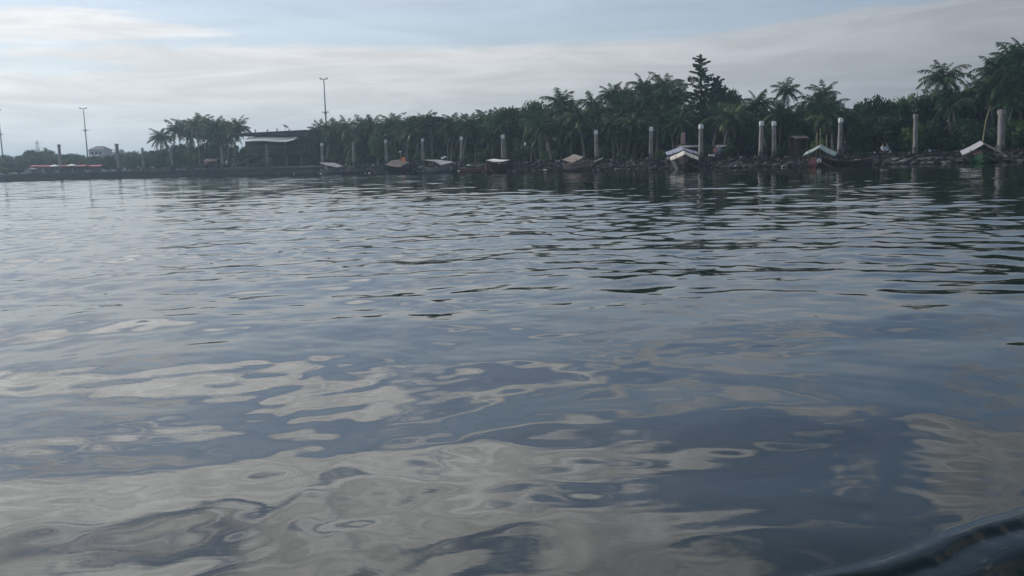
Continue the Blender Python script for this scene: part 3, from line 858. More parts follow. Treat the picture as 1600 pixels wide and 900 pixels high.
# a few low open boats drawn up between them
for px, rz, lab in ((560, 80, 'low open boat lying broadside right of the grey-tarped boat'), (745, 75, 'small open boat left of the white-tarped maroon boat'), (1325, 60, 'dark open boat beside the pale green-roofed one')):
    boat(px, -.9, 4.4, 1.3, .42, R(rz), 'blackhull' if px != 745 else 'maroon', lab)

# ------------------------------------------------------------------ huts under the trees
def hut(px0, px1, py_e, py_r, off, lab, roofm, wallm, postm='wood'):
    d = D((px0 + px1) / 2) + off; zb = ZT(px0); x0, x1 = GX(px0, 2, d), GX(px1, 2, d)
    he = Z((px0 + px1) / 2, py_e, d) - zb; hr = Z((px0 + px1) / 2, py_r, d) - zb; w2 = (x1 - x0) / 2
    t = thing('snack_hut', ((x0 + x1) / 2, d, zb), lab, 'hut', 'huts under the palms')
    g = [[(-w2, -1.4, he), (0, -1.4, he + .03), (w2, -1.4, he)], [(-w2, 0, hr), (0, 0, hr), (w2, 0, hr)], [(-w2, 1.4, he), (0, 1.4, he), (w2, 1.4, he)]]
    MB().sheet(g, .06).build('roof', M[roofm], t)
    for a in (-1, 1):
        for b in (-1, 1): MB().box((a * (w2 - .15), b * 1.2, he / 2), (.1, .1, he)).build('post', M[postm], t)
    MB().box((0, 1.0, he * .45), (w2 * 1.7, .08, he * .9)).build('back_wall', M[wallm], t)
    MB().box((0, -.9, .45), (w2 * 1.3, .5, .9)).build('counter', M['wood_dark'], t)
hut(1060, 1091, 230, 226.8, 9, 'hut with a pale flat roof behind the cream-roofed boat', 'tarp_grey', 'wood_dark')
hut(1117, 1141, 229, 226.3, 9, 'small grey-roofed hut right of the white-topped pillar by the conifer', 'tarp_grey', 'navy')
hut(1236, 1258, 216, 212, 10, 'brown timber hut left of the pale green-roofed boat', 'tarp_brown', 'wood', 'wood')
hut(395, 420, 258, 255, 6, 'low hut on the bank in front of the pavilion', 'tarp_brown', 'wood_dark')
hut(322, 342, 252, 248, 8, 'brown hut under the palm clump left of the pavilion', 'tarp_brown', 'maroon')

# ------------------------------------------------------------------ people (tiny, on the bank)
def person(px, off, hgt, shirt, sitting, lab, rz=0):
    d = D(px) + off; zb = ZT(px) + .01
    k = hgt / 1.7
    root = thing('person', (GX(px, zb + .8, d), d, zb), lab, 'person', rz=rz)
    me = bpy.data.meshes.new('body')
    if sitting:   # on a low stool, knees forward (towards -Y)
        J = {'pel': (0, 0, .50), 'che': (0, .03, .80), 'nec': (0, .02, 1.0), 'hea': (0, 0, 1.10), 'top': (0, 0, 1.24),
             'kl': (-.13, -.42, .50), 'fl': (-.14, -.40, .07), 'tl': (-.14, -.58, .04), 'kr': (.13, -.42, .50), 'fr': (.14, -.38, .07), 'tr': (.14, -.56, .04),
             'sl': (-.19, .02, .92), 'el': (-.24, -.08, .68), 'hl': (-.14, -.32, .58), 'sr': (.19, .02, .92), 'er': (.24, -.08, .68), 'hr': (.14, -.32, .58)}
    else:
        J = {'pel': (0, 0, .90), 'che': (0, .01, 1.20), 'nec': (0, 0, 1.42), 'hea': (0, -.01, 1.52), 'top': (0, -.01, 1.67),
             'kl': (-.10, -.03, .48), 'fl': (-.11, .02, .08), 'tl': (-.12, -.14, .04), 'kr': (.10, -.03, .48), 'fr': (.12, .02, .08), 'tr': (.13, -.14, .04),
             'sl': (-.19, 0, 1.36), 'el': (-.25, .02, 1.08), 'hl': (-.24, -.10, .84), 'sr': (.19, 0, 1.36), 'er': (.26, .02, 1.08), 'hr': (.24, -.12, .84)}
    names = list(J); idx = {n: i for i, n in enumerate(names)}
    E = [('pel', 'che'), ('che', 'nec'), ('nec', 'hea'), ('hea', 'top'), ('pel', 'kl'), ('kl', 'fl'), ('fl', 'tl'), ('pel', 'kr'), ('kr', 'fr'), ('fr', 'tr'), ('che', 'sl'), ('sl', 'el'), ('el', 'hl'), ('che', 'sr'), ('sr', 'er'), ('er', 'hr')]
    rad = {'pel': .13, 'che': .14, 'nec': .06, 'hea': .10, 'top': .07, 'kl': .065, 'kr': .065, 'fl': .045, 'fr': .045, 'tl': .04, 'tr': .04, 'sl': .06, 'sr': .06, 'el': .045, 'er': .045, 'hl': .035, 'hr': .035}
    me.from_pydata([tuple(c * k for c in J[n]) for n in names], [(idx[a], idx[b]) for a, b in E], [])
    body = obj('body', me, root)
    sk = body.modifiers.new('skin', 'SKIN')
    for i, n in enumerate(names):
        v = me.skin_vertices[0].data[i]; v.radius = (rad[n] * k, rad[n] * k * .85); v.use_root = (n == 'pel')
    body.modifiers.new('sub', 'SUBSURF').levels = 1
    body.modifiers['sub'].render_levels = 1
    me.materials.append(M[shirt])
    # head, hair, trousers as separate garments/parts
    def ball(c, r, n=8):
        mb = MB(); vs = []
        for i in range(1, 6):
            th = math.pi * i / 6
            for j in range(n): vs.append((c[0] + r[0] * math.sin(th) * math.cos(j * 2 * math.pi / n), c[1] + r[1] * math.sin(th) * math.sin(j * 2 * math.pi / n), c[2] + r[2] * math.cos(th)))
        vs += [(c[0], c[1], c[2] + r[2]), (c[0], c[1], c[2] - r[2])]
        fs = [(i * n + j, (i + 1) * n + j, (i + 1) * n + (j + 1) % n, i * n + (j + 1) % n) for i in range(4) for j in range(n)]
        fs += [(40, j, (j + 1) % n) for j in range(n)] + [(41, 32 + (j + 1) % n, 32 + j) for j in range(n)]
        return mb.add(vs, fs)
    hz_ = (J['hea'][2] + .07) * k
    ball((0, J['hea'][1] * k - .02, hz_), (.095 * k, .11 * k, .13 * k)).build('head', M['skin'], root, True)
    ball((0, J['hea'][1] * k + .015, hz_ + .03), (.105 * k, .11 * k, .125 * k)).build('hair', M['hair'], root, True)
    tr = MB()
    for a in ('l', 'r'):
        p = [Vector(J['pel']) * k + Vector(((-.07 if a == 'l' else .07) * k, 0, 0)), Vector(J['k' + a]) * k, Vector(J['f' + a]) * k + Vector((0, 0, .02))]
        tr.tube(p, [.12 * k, .09 * k, .075 * k], 7)
    tr.build('trousers', M['cloth_dark'], root, True)
    if sitting:
        st = thing('stool', (root.location.x, d + .05, zb), 'low stool under the ' + lab, 'stool')
        MB().box((0, 0, .19), (.36, .34, .35)).build('stool_seat', M['plinth'], st)
    return root
person(1379, 6, 1.6, 'cloth_white', True, 'person in a white shirt sitting before the dark bushes', rz=.3)
person(1386, 6.5, 1.6, 'cloth_blue', True, 'person in grey-blue sitting right of the one in white', rz=-.3)
person(1118, 5.5, 1.55, 'cloth_pink', False, 'person in a pink top standing left of the small grey hut')
person(1124, 6, 1.65, 'cloth_blue', False, 'person in a grey-blue top standing beside the one in pink')
person(1320, 5.5, 1.6, 'cloth_dark', False, 'person in dark clothes standing at the pillar by the green-roofed boat')
person(322, 6, 1.65, 'cloth_pink', False, 'person in pink standing left of the hut under the palm clump')
person(354, 6, 1.65, 'cloth_white', False, 'person in white standing right of the pillar under the palm clump')
for px, lab in ((1112, 'white cooler box beside the person in pink'),):
    d = D(px) + 5.5; zb = ZT(px)
    t = thing('cooler_box', (GX(px, 1.2, d), d, zb), lab, 'box')
    MB().box((0, 0, .25), (.62, .42, .5)).build('box_body', M['white'], t); MB().box((0, 0, .54), (.66, .46, .08)).build('lid', M['white'], t)

# white litter caught on the rocks
LIT = [(460, -.9, 'white foam litter at the foot of the wall below the pavilion'), (501, -.9, 'larger white foam piece floating left of the grey-tarped boat'),
       (537, .4, 'white litter on the rocks just right of the grey-tarped boat'), (571, -.6, 'white litter at the water under the second pillar from the pavilion'),
       (578, -.5, 'white litter right beside another piece, left of the orange-flag boat'), (637, -.8, 'white litter at the bow of the orange-flag boat'),
       (717, .2, 'white litter on the rocks below the hanging tarp'), (733, 2.2, 'white sheet lying on the bank left of the white-tarped boat'),
       (819, -.4, 'white litter on the rocks right of the white-tarped boat'), (852, .1, 'long white litter on the rocks below the short pillar'),
       (927, -.9, 'left one of two white floats by the black boat'), (934, -.9, 'right one of two white floats by the black boat'),
       (1150, .2, 'white litter on the rocks right of the conifer pillar'), (1156, .1, 'flat white litter strip on rocks left of the pillar pair'),
       (1224, -.6, 'white litter at the water line right of the pillar pair')]
for px, off, lab in LIT:
    d = D(px) + off; z = max(.05, off * .36 + .12); s = random.uniform(.3, .5)
    me = ROCKS[int(px) % 8].copy(); me.materials.clear(); me.materials.append(M['white'])
    o = obj('foam_litter', me, None, (GX(px, z, d), d, z + .05), random.random() * 6, (s * 1.6, s, s * .55))
    tag(o, lab, 'litter', 'white litter caught along the shore')

# ------------------------------------------------------------------ vegetation
def frond_mesh(el0, seed, dry=False):
    """unit-length frond leaving the crown at elevation el0, arching under its weight"""
    rr = random.Random(seed); n = 11
    pts = []; a = el0; p = Vector((0, 0, 0)); step = 1.0 / (n - 1)
    for i in range(n):
        pts.append(p.copy()); p = p + Vector((math.cos(a), 0, math.sin(a))) * step
        a -= (0.055 + 0.15 * i / n) * (0.6 + .6 * math.cos(max(-1.2, min(1.2, a)))) * rr.uniform(.9, 1.1)
    mb = MB()
    mb.tube(pts, [0.013 - .010 * i / (n - 1) for i in range(n)], 3, cap=False)
    for i in range(28):
        t = 0.08 + 0.92 * i / 27
        k = t * (n - 1); i0 = min(int(k), n - 2); f = k - i0
        c = pts[i0].lerp(pts[i0 + 1], f); tg = (pts[i0 + 1] - pts[i0]).normalized()
        ln = 0.30 * (math.sin(math.pi * min(1, (t + .05)) ** .9) ** .6 * .75 + .25) * rr.uniform(.85, 1.1)
        if t > .97: ln *= .7
        for sg in (-1, 1):
            side = Vector((0, sg, 0))
            dr_ = rr.uniform(.2, 1.1)
            dirv = (side * .8 + tg * (.45 + .5 * t) - Vector((0, 0, dr_))).normalized()
            m_ = c + dirv * ln * .55 + Vector((0, 0, .02)); e = c + dirv * ln - Vector((0, 0, .18 * ln))
            wv = tg * .016
            mb.add([c - wv, c + wv, m_ + wv * .9, e, m_ - wv * .9], [(0, 1, 2, 4), (4, 2, 3)])
    return mb.mesh('frond', M['frond_dry'] if dry else M['frond'])
FR = {e: [frond_mesh(R(e), e * 7 + s) for s in range(2)] for e in (80, 62, 44, 26, 8, -14, -38)}
M['frond_light'] = mat('yellowing_frond', (0.10, 0.14, 0.04), 0.45, 0.4, 1.5, rand=0.3, spec=0.4, trans=0.3)
FR_L = {}
for e_, l_ in FR.items():
    FR_L[e_] = []
    for me_ in l_:
        c_ = me_.copy(); c_.materials.clear(); c_.materials.append(M['frond_light']); FR_L[e_].append(c_)
FR_DRY = [frond_mesh(R(-55), 900 + s, True) for s in range(2)]

LAND = [(48, 'the grey tent'), (75, 'the left red stalls'), (94, 'the weathered pillar by the stalls'), (137, 'the thin light mast'), (152, 'the hipped-roof house'), (185, 'the brownish pillar'), (224, 'the faint white-topped pillar'), (269, 'the hazy pillar'),
        (332, 'the brown hut left of the pavilion'), (347, 'the grey pillar under the palm clump'), (375, 'the left end of the pavilion'), (417, 'the canopy pillar'), (440, 'the pavilion roof'), (490, 'the right end of the pavilion'),
        (511, 'the tallest light mast'), (520, 'the grey-tarped boat'), (553, 'the pillar by the grey-tarped boat'), (604, 'the pillar by the orange-flag boat'), (628, 'the orange-flag boat'),
        (661, 'the pillar by the hanging tarp'), (688, 'the hanging-tarp boat'), (721, 'the pillar left of the white-tarped boat'), (786, 'the pillar at the white-tarped boat'), (856, 'the short plain pillar'),
        (905, 'the brown-roofed boat'), (932, 'the pillar by the brown-roofed boat'), (1017, 'the pillar by the cream-roofed boat'), (1067, 'the cream-roofed boat'), (1095, 'the conifer pillar'), (1129, 'the small grey hut'),
        (1189, 'the left paired pillar'), (1210, 'the right paired pillar'), (1247, 'the brown timber hut'), (1281, 'the green-roofed boat'), (1312, 'the green-roofed boat pillar'), (1380, 'the seated people'),
        (1431, 'the lone pillar by the bushes'), (1500, 'the rocks left of the green-hulled boat'), (1533, 'the green-hulled boat'), (1565, 'the broad right-edge pillar')]
used = set()
def where(px, kinds):
    x, nm = min(LAND, key=lambda a: abs(a[0] - px))
    dx_ = px - x
    rel = 'straight behind' if abs(dx_) < 4 else (('just left of ' if dx_ < 0 else 'just right of ') if abs(dx_) < 16 else ('farther left of ' if dx_ < 0 else 'farther right of ')).strip()
    for kd in kinds:
        lab = '%s %s %s' % (kd, rel, nm)
        if lab not in used:
            used.add(lab); return lab
    return lab

def palm(px, py, off, L=2.6, nf=17, lean=None, lab=None, hues=0):
    """crown centre at (px,py)"""
    d = D(px) + off; zb = ZT(px) + .02
    c = P(px, py, d)
    lean = random.uniform(-1.2, 1.2) if lean is None else lean
    h = c.z - zb
    base = Vector((c.x - lean, d + random.uniform(-.4, .4), zb))
    kind = ['tall slender' if h > 7.5 else 'short' if h < 4.5 else 'medium-height', 'leaning' if abs(lean) > .7 else 'upright', 'full-crowned' if nf > 16 else 'thin-crowned', 'ragged', 'arching']
    sz = kind[0]
    lab = lab or where(px, [sz + ' coconut palm', sz + ' ' + kind[1] + ' coconut palm', sz + ' ' + kind[2] + ' coconut palm', sz + ' ' + kind[1] + ' ' + kind[2] + ' coconut palm', sz + ' set-back coconut palm', sz + ' palm in the crowd'])
    t = thing('coconut_palm', base, lab, 'palm tree', 'coconut palms along the shore')
    top = c - base
    pts = [(top.x * (u ** 1.7), top.y * u, top.z * u) for u in (0, .15, .35, .55, .75, .9, 1)]
    rs = [.22, .16, .14, .13, .115, .11, .12]
    MB().tube(pts, rs, 7).build('trunk', M['palm_bark'], t, True)
    els = [80, 62, 62, 44, 44, 44, 26, 26, 26, 26, 8, 8, 8, 8, -14, -14, -14, -38, -38, -38]
    ga = random.random() * 6.28
    nf += random.randint(5, 11); L *= random.uniform(.98, 1.18); light = random.random() < .16
    for i in range(nf):
        e = els[int(i * len(els) / nf)]
        pool = FR_L if (light and random.random() < .6) or random.random() < .05 else FR
        s = L * random.uniform(.75, 1.15) * (.8 if e == 80 else 1)
        obj('frond', random.choice(pool[e]), t, top, ga + i * 2.39996 + random.uniform(-.2, .2), (s, s, s))
    if random.random() < .5:
        for i in range(2): obj('dead_frond', random.choice(FR_DRY), t, top, random.random() * 6.28, L * .8)
    return t

def crown_mesh(seed, mname, n_clump=26, n_leaf=85, flat=.75, leaf=.17, name='crown', shape=None):
    rr = np.random.default_rng(seed)
    cs = []
    while len(cs) < n_clump:
        p = rr.uniform(-1, 1, 3)
        if shape is not None:
            p = shape(rr)
            cs.append((p[:3], p[3])); continue
        q = np.linalg.norm(p)
        if .35 < q < 1: cs.append((p * np.array([1, 1, flat]) * .78, rr.uniform(.2, .36)))
    V = []; F = []
    for c, cr in cs:
        dirs = rr.normal(size=(n_leaf, 3)); dirs /= np.linalg.norm(dirs, axis=1)[:, None]
        rad = cr * rr.uniform(.55, 1.12, n_leaf)
        pos = c + dirs * rad[:, None] * np.array([1, 1, .8])
        for p, dn in zip(pos, dirs):
            a = rr.normal(size=3); a -= a.dot(dn) * dn * .6; a /= np.linalg.norm(a)
            b = np.cross(dn, a); b /= np.linalg.norm(b) + 1e-6
            s = leaf * rr.uniform(.5, 1.1) * .5
            o = len(V)
            V += [tuple(p - a * s), tuple(p + b * s * .55), tuple(p + a * s - dn * s * .3), tuple(p - b * s * .55)]
            F.append((o, o + 1, o + 2, o + 3))
    me = bpy.data.meshes.new(name); me.from_pydata(V, [], F); me.materials.append(M[mname])
    return me
CR = {k: [crown_mesh(s + i * 10, k, 34, 85) for s in range(3)] for i, k in enumerate(('leaf', 'leaf_dark', 'leaf_bright'))}

def tree(px, py_top, off, wpx, hfrac=.75, kind='leaf', lab=None, grp='broadleaf trees behind the palms', desc='rounded'):
    """crown top at py_top, crown width wpx photo pixels, hfrac share of height that is crown"""
    d = D(px) + off; zb = ZT(px) + .02
    zt = Z(px, py_top, d); h = zt - zb; rx = wpx / 2 * d / FPX
    x = GX(px, zb + h * .6, d)
    hue = {'leaf': 'green', 'leaf_dark': 'dark green', 'leaf_bright': 'light green'}[kind]
    size = 'tall' if h > 7 else 'low' if h < 4 else 'mid-height'
    lab = lab or where(px, [size + ' ' + hue + ' bushy tree', size + ' wide ' + hue + ' bushy tree', size + ' ' + hue + ' leafy tree', size + ' dense ' + hue + ' tree', size + ' thick ' + hue + ' bush', size + ' tangled ' + hue + ' growth', size + ' shadowed ' + hue + ' bush'])
    t = thing('broadleaf_tree', (x, d, zb), lab, 'tree', grp)
    cz = h * (1 - hfrac / 2); rz_ = h * hfrac / 2
    mb = MB().tube([(0, 0, 0), (.1, 0, h * .3), (-.05, .1, h * .6), (0, 0, h * .85)], [.22, .17, .11, .04], 6)
    for k in range(4):
        u = k * 1.6 + random.random(); mb.tube([(0, 0, h * (.3 + .08 * k)), (rx * .35 * math.cos(u), rx * .35 * math.sin(u), cz), (rx * .6 * math.cos(u), rx * .6 * math.sin(u), cz + rz_ * .4)], [.09, .06, .02], 5)
    mb.build('trunk', M['bark'], t)
    me = random.choice(CR[kind]); zs_ = [v.co.z for v in me.vertices]; lo, hi = min(zs_), max(zs_)
    k_ = 2 * rz_ / (hi - lo)
    obj('crown', me, t, (0, 0, cz - (hi + lo) / 2 * k_), random.random() * 6.28, (rx / .95, rx / .95 * random.uniform(.8, 1.1), k_))
    return t

# --- left clump of palms by the pavilion
for px, py, off, L in ((252, 215, 12, 2.7), (275, 203, 10, 3.0), (287, 200, 14, 3.1), (306, 197, 11, 3.1), (317, 195, 15, 3.1), (338, 199, 10, 3.0), (351, 202, 14, 2.9), (371, 200, 8, 3.1), (360, 212, 12, 2.7), (298, 212, 18, 2.8), (328, 214, 17, 2.8), (345, 220, 13, 2.6)):
    palm(px, py, off, L, random.choice((15, 17, 18)))
# --- pavilion to the centre
for px, py, off, L in ((500, 205, 14, 2.8), (518, 203, 12, 2.7), (527, 204, 18, 2.7), (543, 200, 12, 2.8), (566, 199, 14, 2.8), (582, 196, 13, 2.7), (611, 196, 14, 2.8), (617, 198, 20, 2.6), (633, 201, 12, 2.5),
                       (662, 196, 13, 2.7), (672, 200, 18, 2.6), (703, 199, 12, 2.4), (714, 196, 14, 2.3), (733, 197, 12, 2.4), (751, 196, 15, 2.4), (764, 188, 18, 2.5), (781, 187, 18, 2.4),
                       (788, 193, 12, 2.3), (831, 188, 11, 2.2), (846, 190, 8, 2.3)):
    palm(px, py, off, L, random.choice((15, 17, 19)))
for px, py, off, L, nf in ((876, 162, 15, 2.5, 15), (890, 176, 13, 2.2, 17), (903, 184, 9, 2.3, 17), (925, 163, 16, 2.4, 15), (938, 178, 14, 2.3, 17), (958, 152, 18, 2.5, 18), (975, 150, 20, 2.4, 18), (983, 168, 15, 2.4, 18),
                           (1006, 138, 20, 2.5, 18), (1018, 156, 16, 2.4, 17), (1039, 136, 20, 2.6, 17), (1045, 160, 15, 2.4, 18), (1060, 148, 17, 2.3, 17), (1030, 182, 12, 2.3, 17), (1066, 178, 12, 2.2, 17), (990, 192, 10, 2.2, 17),
                           (955, 194, 10, 2.2, 15), (1124, 183, 11, 2.4, 15), (1165, 175, 16, 2.1, 15), (1184, 165, 14, 2.5, 14), (1148, 180, 12, 2.2, 15), (1229, 142, 16, 2.2, 16), (1221, 178, 12, 2.1, 17),
                           (1287, 147, 14, 2.3, 15), (1278, 163, 12, 2.3, 18), (1298, 166, 15, 2.2, 17), (1474, 122, 12, 2.7, 15), (1490, 160, 10, 2.3, 17), (1462, 158, 14, 2.2, 17),
                           (1556, 110, 13, 2.5, 18), (1578, 92, 14, 2.6, 18), (1600, 90, 12, 2.6, 18), (1566, 128, 11, 2.4, 18), (1590, 118, 10, 2.4, 18), (1545, 140, 12, 2.3, 17), (1520, 146, 15, 2.0, 15), (1612, 140, 9, 2.4, 17), (1640, 100, 13, 2.6, 17), (1585, 160, 9, 2.3, 17)):
    palm(px, py, off, L, nf, lab={1474: 'large coconut palm with upswept fronds rising above the bushes at right', 1229: 'lone round-crowned coconut palm above the right paired pillar',
                                  1184: 'coconut palm with arching fronds above the left paired pillar', 876: 'coconut palm with upright spiky fronds rising above the short plain pillar'}.get(px))
# second tier of younger palms whose crowns close the gaps between the trunks
rr3 = random.Random(21)
for px in range(512, 1330, 19):
    pj = px + rr3.uniform(-6, 6); hz_y = 250 - .027 * (pj - 800)
    palm(pj, hz_y - rr3.uniform(26, 46) * (1 if pj < 850 else 1.25), rr3.uniform(9, 20), rr3.uniform(1.9, 2.5), 13)
# pale leaning trunks seen at the front
palm(645, 205, 7, 2.2, 14, lean=-.9, lab='palm with a pale bare trunk just left of the white-topped pillar')
palm(848, 200, 6, 2.1, 14, lean=-1.0, lab='palm with a pale leaning trunk left of the short plain pillar')
palm(893, 205, 8, 2.0, 14, lean=.1)
# --- broadleaf trees
for px, py, off, wpx, hf, kd in ((648, 180, 12, 50, .32, 'leaf'), (674, 177, 11, 54, .34, 'leaf'), (690, 190, 26, 60, .7, 'leaf_dark'), (806, 163, 13, 58, .6, 'leaf'), (836, 155, 14, 62, .6, 'leaf'), (860, 162, 16, 50, .6, 'leaf_dark'), (768, 178, 13, 46, .6, 'leaf'),
                                 (785, 182, 26, 60, .8, 'leaf'), (750, 192, 24, 60, .85, 'leaf'), (720, 196, 24, 60, .85, 'leaf_dark'), (600, 194, 26, 70, .85, 'leaf_dark'), (560, 198, 26, 70, .85, 'leaf_dark'), (520, 204, 24, 70, .85, 'leaf_dark'),
                                 (590, 206, 12, 34, .8, 'leaf_bright'), (630, 200, 28, 60, .85, 'leaf_dark'), (905, 172, 26, 60, .85, 'leaf_dark'), (940, 160, 28, 64, .85, 'leaf_dark'), (980, 150, 28, 70, .85, 'leaf_dark'), (1020, 146, 28, 70, .85, 'leaf_dark'), (1058, 148, 28, 70, .85, 'leaf_dark'),
                                 (1140, 138, 22, 56, .85, 'leaf_dark'), (1128, 128, 24, 54, .85, 'leaf_dark'), (1165, 176, 22, 56, .9, 'leaf_dark'), (1195, 180, 24, 56, .9, 'leaf'), (1222, 164, 20, 50, .9, 'leaf_dark'), (1250, 160, 22, 54, .9, 'leaf_dark'), (1285, 152, 20, 70, .9, 'leaf_dark'),
                                 (1318, 172, 22, 50, .9, 'leaf_dark'), (1345, 158, 14, 50, .9, 'leaf'), (1372, 146, 12, 66, .92, 'leaf_dark'), (1398, 148, 16, 70, .92, 'leaf'), (1428, 142, 18, 70, .9, 'leaf_bright'), (1450, 146, 14, 70, .92, 'leaf_dark'), (1490, 136, 16, 70, .9, 'leaf_dark'),
                                 (1515, 150, 16, 60, .9, 'leaf_dark'), (1550, 124, 20, 74, .9, 'leaf_dark'), (1590, 100, 20, 84, .9, 'leaf_dark'), (1640, 110, 18, 90, .9, 'leaf_dark'), (1345, 176, 9, 46, .9, 'leaf'), (1395, 176, 8, 60, .95, 'leaf_dark'), (1462, 182, 8, 56, .95, 'leaf'), (1505, 184, 7, 56, .95, 'leaf'),
                                 (1545, 184, 8, 50, .95, 'leaf_dark'), (1598, 182, 7, 60, .95, 'leaf'), (1425, 190, 7, 50, .95, 'leaf_bright')):
    tree(px, py, off, wpx, hf, kd)
# low growth filling the shade under the palms
rr2 = random.Random(3)
for px in range(505, 1640, 23):
    pj = px + rr2.uniform(-6, 6)
    hz_y = 250 - .027 * (pj - 800)
    big = 22 + 14 * (pj > 900)
    tree(pj, hz_y - rr2.uniform(.8, 1.25) * big, rr2.uniform(13, 19), rr2.uniform(34, 48), .97, rr2.choice(('leaf', 'leaf_dark', 'leaf_dark')), grp='undergrowth bushes beneath the palms')
for px in range(520, 1640, 42):
    pj = px + rr2.uniform(-14, 14); hz_y = 250 - .027 * (pj - 800)
    tree(pj, hz_y - rr2.uniform(8, 24), rr2.uniform(7.5, 10), rr2.uniform(22, 38), .98, rr2.choice(('leaf', 'leaf', 'leaf_bright')), grp='small bushes at the edge of the promenade')
for px in range(300, 1680, 20):
    pj = px + rr2.uniform(-6, 6); hz_y = 250 - .027 * (pj - 800)
    tree(pj, hz_y - rr2.uniform(24, 36) * (1 if pj > 480 else .6), rr2.uniform(29, 36), rr2.uniform(44, 60), .98, rr2.choice(('leaf_dark', 'leaf_dark', 'leaf')), grp='dark bushes behind the palm trunks')
# left background, hazy
for px in range(-25, 245, 13):
    pj = px + rr2.uniform(-4, 4)
    top = float(np.interp(pj, [0, 30, 52, 70, 90, 110, 140, 170, 190, 215, 250], [240, 240, 233, 231, 238, 238, 242, 244, 239, 234, 230])) + rr2.uniform(-2, 3)
    tree(pj, top, rr2.uniform(55, 95), rr2.uniform(26, 40), .9, rr2.choice(('leaf', 'leaf_dark', 'leaf')), grp='hazy trees on the far left bank')
for px, ty in ((10, 246), (30, 250), (60, 244), (82, 243), (110, 246), (128, 250), (168, 243), (182, 246), (205, 244), (228, 242), (244, 240), (246, 232), (262, 226), (280, 222), (300, 221), (318, 222), (335, 220), (352, 222), (368, 226), (385, 228), (8, 262), (28, 264), (212, 262), (238, 262), (262, 260), (290, 258), (312, 258), (372, 250)):
    tree(px, ty, rr2.uniform(16, 36) if ty < 255 else 8, rr2.uniform(22, 34), .95, rr2.choice(('leaf', 'leaf_dark', 'leaf_bright')), grp='hazy trees on the far left bank')
for px, ty in ((400, 226), (420, 230), (455, 222), (486, 214)):
    tree(px, ty, 34, 50, .9, 'leaf_dark', grp='trees behind the pavilion')

for k, (px, ty) in enumerate(((905, 180), (930, 172), (950, 164), (968, 160), (990, 158), (1003, 152), (1025, 148), (1048, 150), (1070, 156), (1150, 146), (1175, 178), (1205, 174), (1235, 166), (1262, 166), (1295, 164), (1318, 176), (1332, 168), (540, 204), (575, 200), (610, 201), (640, 196), (700, 197), (738, 197), (770, 186))):
    tree(px, ty, rr2.uniform(19, 23), rr2.uniform(38, 50), .9, ('leaf', 'leaf_dark')[k % 2], grp='broadleaf trees behind the palms')
for px in range(246, 392, 13):
    tree(px + rr2.uniform(-4, 4), rr2.uniform(232, 243), rr2.uniform(12, 15), rr2.uniform(20, 30), .97, rr2.choice(('leaf', 'leaf_bright')), grp='hazy trees on the far left bank')
# woodland on the horizon, too far to tell its trees apart
rg = np.random.default_rng(77); nq = 26000
fx = rg.uniform(-420, 420, nq); fy = 400 + rg.uniform(0, 50, nq)
top = 5.0 + 2.2 * np.sin(fx * .045) + 1.3 * np.sin(fx * .17 + 1) + 1.0 * np.sin(fx * .61) + rg.uniform(-.8, .8, nq)
fz = 1.0 + (top - 1.0) * rg.random(nq) ** .75
cc = np.stack([fx, fy, fz], -1); a_ = rg.normal(size=(nq, 3)); b_ = rg.normal(size=(nq, 3))
a_ *= (.75 / np.linalg.norm(a_, axis=1))[:, None]; b_ *= (.6 / np.linalg.norm(b_, axis=1))[:, None]
VV = np.stack([cc - a_, cc - b_, cc + a_, cc + b_], 1).reshape(-1, 3)
me = bpy.data.meshes.new('far_woodland'); me.from_pydata(VV.tolist(), [], np.arange(nq * 4).reshape(-1, 4).tolist()); me.materials.append(M['leaf_dark'])
tag(obj('far_woodland', me), 'low hazy woodland along the horizon behind the shore', 'woodland', kind='stuff')
# --- the tall casuarina with its second tip
def casu(px, tops, off, lab):
    d = D(px) + off; zb = ZT(px); x = GX(px, 4, d)
    t = thing('casuarina_tree', (x, d, zb), lab, 'conifer')
    for k, (tx, ty, rmax, zlow) in enumerate(tops):
        c = P(tx, ty, d); h = c.z - zb; ox = c.x - x
        MB().tube([(ox * .2, 0, 0), (ox * .7, 0, h * .5), (ox, 0, h)], [.28, .15, .02], 7).build('trunk', M['bark'], t)
        rb = random.Random(40 + k); br = []
        for q in range(80):
            u = (q + rb.random()) / 80
            br.append((h - .3 - u * (h - zlow - .3), q * 2.4 + rb.uniform(-.5, .5), (.25 + rmax * u ** .7) * rb.choice((.55, .8, 1.0, 1.12))))
        def shp(r_, h=h, ox=ox, br=br, n=[0]):
            if n[0] < 9:
                n[0] += 1; z = h - .06 - .16 * n[0]; return (ox * z / h, 0, z, .10 + .02 * n[0])
            z, a, ln = br[int(r_.integers(len(br)))]
            v = r_.random() ** .8
            return (ox * z / h + ln * v * math.cos(a), ln * v * math.sin(a), z + .28 * ln * v, .10 + .085 * ln * (1 - .6 * v))
        me = crown_mesh(60 + k, 'needle', 900, 30, leaf=.20, shape=shp)
        obj('crown', me, t)
for px, ty, wd in ((958, 158, 40), (990, 148, 44), (1022, 142, 44), (1052, 142, 40), (1140, 144, 46), (915, 176, 36), (530, 202, 40), (572, 195, 40), (604, 198, 36), (705, 193, 40), (742, 186, 44), (884, 172, 34)):
    tree(px, ty, 14.5, wd, .8, 'leaf_dark', grp='broadleaf trees among the palms')
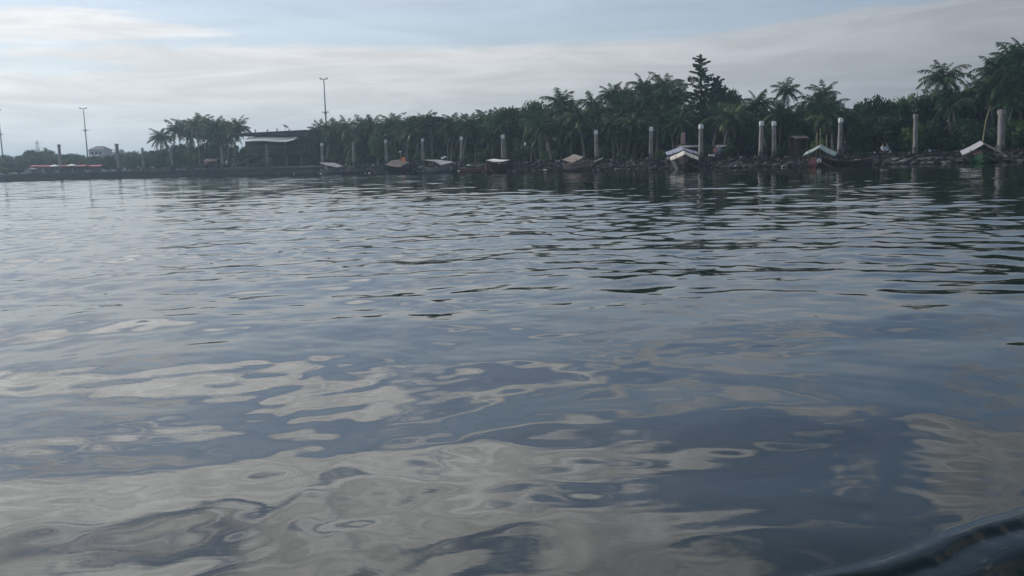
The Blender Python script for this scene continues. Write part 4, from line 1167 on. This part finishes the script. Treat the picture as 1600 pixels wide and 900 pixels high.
for px in range(1660, 2150, 34):
    hz_y = 250 - .027 * (px - 800)
    tree(px, hz_y - rr2.uniform(90, 130), rr2.uniform(12, 24), 90, .93, rr2.choice(('leaf', 'leaf_dark')), lab='tall bushy tree continuing the shore belt beyond the right edge', grp='trees beyond the right edge')
    palm(px + 12, hz_y - rr2.uniform(90, 130), rr2.uniform(8, 12), 2.5, 13, lab='coconut palm continuing the shore belt beyond the right edge')['group'] = 'palms beyond the right edge'
casu(1100, [(1094, 83, 4.2, 2.5), (1122, 117, 4.4, 2.5)], 17, 'tallest conifer with a ragged spire rising above all the palms')

# --- bamboo poles and small flags stuck on the bank
for px, ty, lean, lab, flag in ((1063, 206, .1, 'pole with a faded pink banner behind the cream-roofed boat', True), (545, 246, .3, 'thin pale stake among the rocks right of the grey-tarped boat', False), (703, 218, 1.2, 'long bamboo pole leaning over the hanging-tarp boat', False)):
    d = D(px) + 3; zb = ZT(px) - .1; zt = Z(px, ty, d)
    t = thing('bamboo_pole', (GX(px, zb, d), d, zb), lab, 'pole')
    MB().tube([(0, 0, 0), (lean, 0, zt - zb)], .035, 5).build('pole', M['bamboo'], t)
    if flag: MB().sheet([[(lean + .02 + .14 * j, .03 * math.sin(j * 2 + i), zt - zb - .1 - .3 * i) for j in range(4)] for i in range(5)], .02).build('banner', M['cloth_pink'], t)

# ------------------------------------------------------------------ haze
hz = MB().box((0, 0, 15), (13000, 13000, 34))
def haze():
    m = bpy.data.materials.new('haze'); m.use_nodes = True; t = m.node_tree; t.nodes.clear()
    v = t.nodes.new('ShaderNodeVolumePrincipled'); v.inputs['Color'].default_value = (0.66, 0.86, 1.0, 1); v.inputs['Density'].default_value = 0.0008
    v.inputs['Anisotropy'].default_value = 0.6
    o = t.nodes.new('ShaderNodeOutputMaterial'); t.links.new(v.outputs[0], o.inputs['Volume'])
    return m
o = hz.build('haze', haze()); tag(o, 'thin pale blue haze over the lagoon', 'haze', kind='stuff')

for k, v in LABELS.items():
    if len(v) > 1: print('DUP LABEL', k, v)
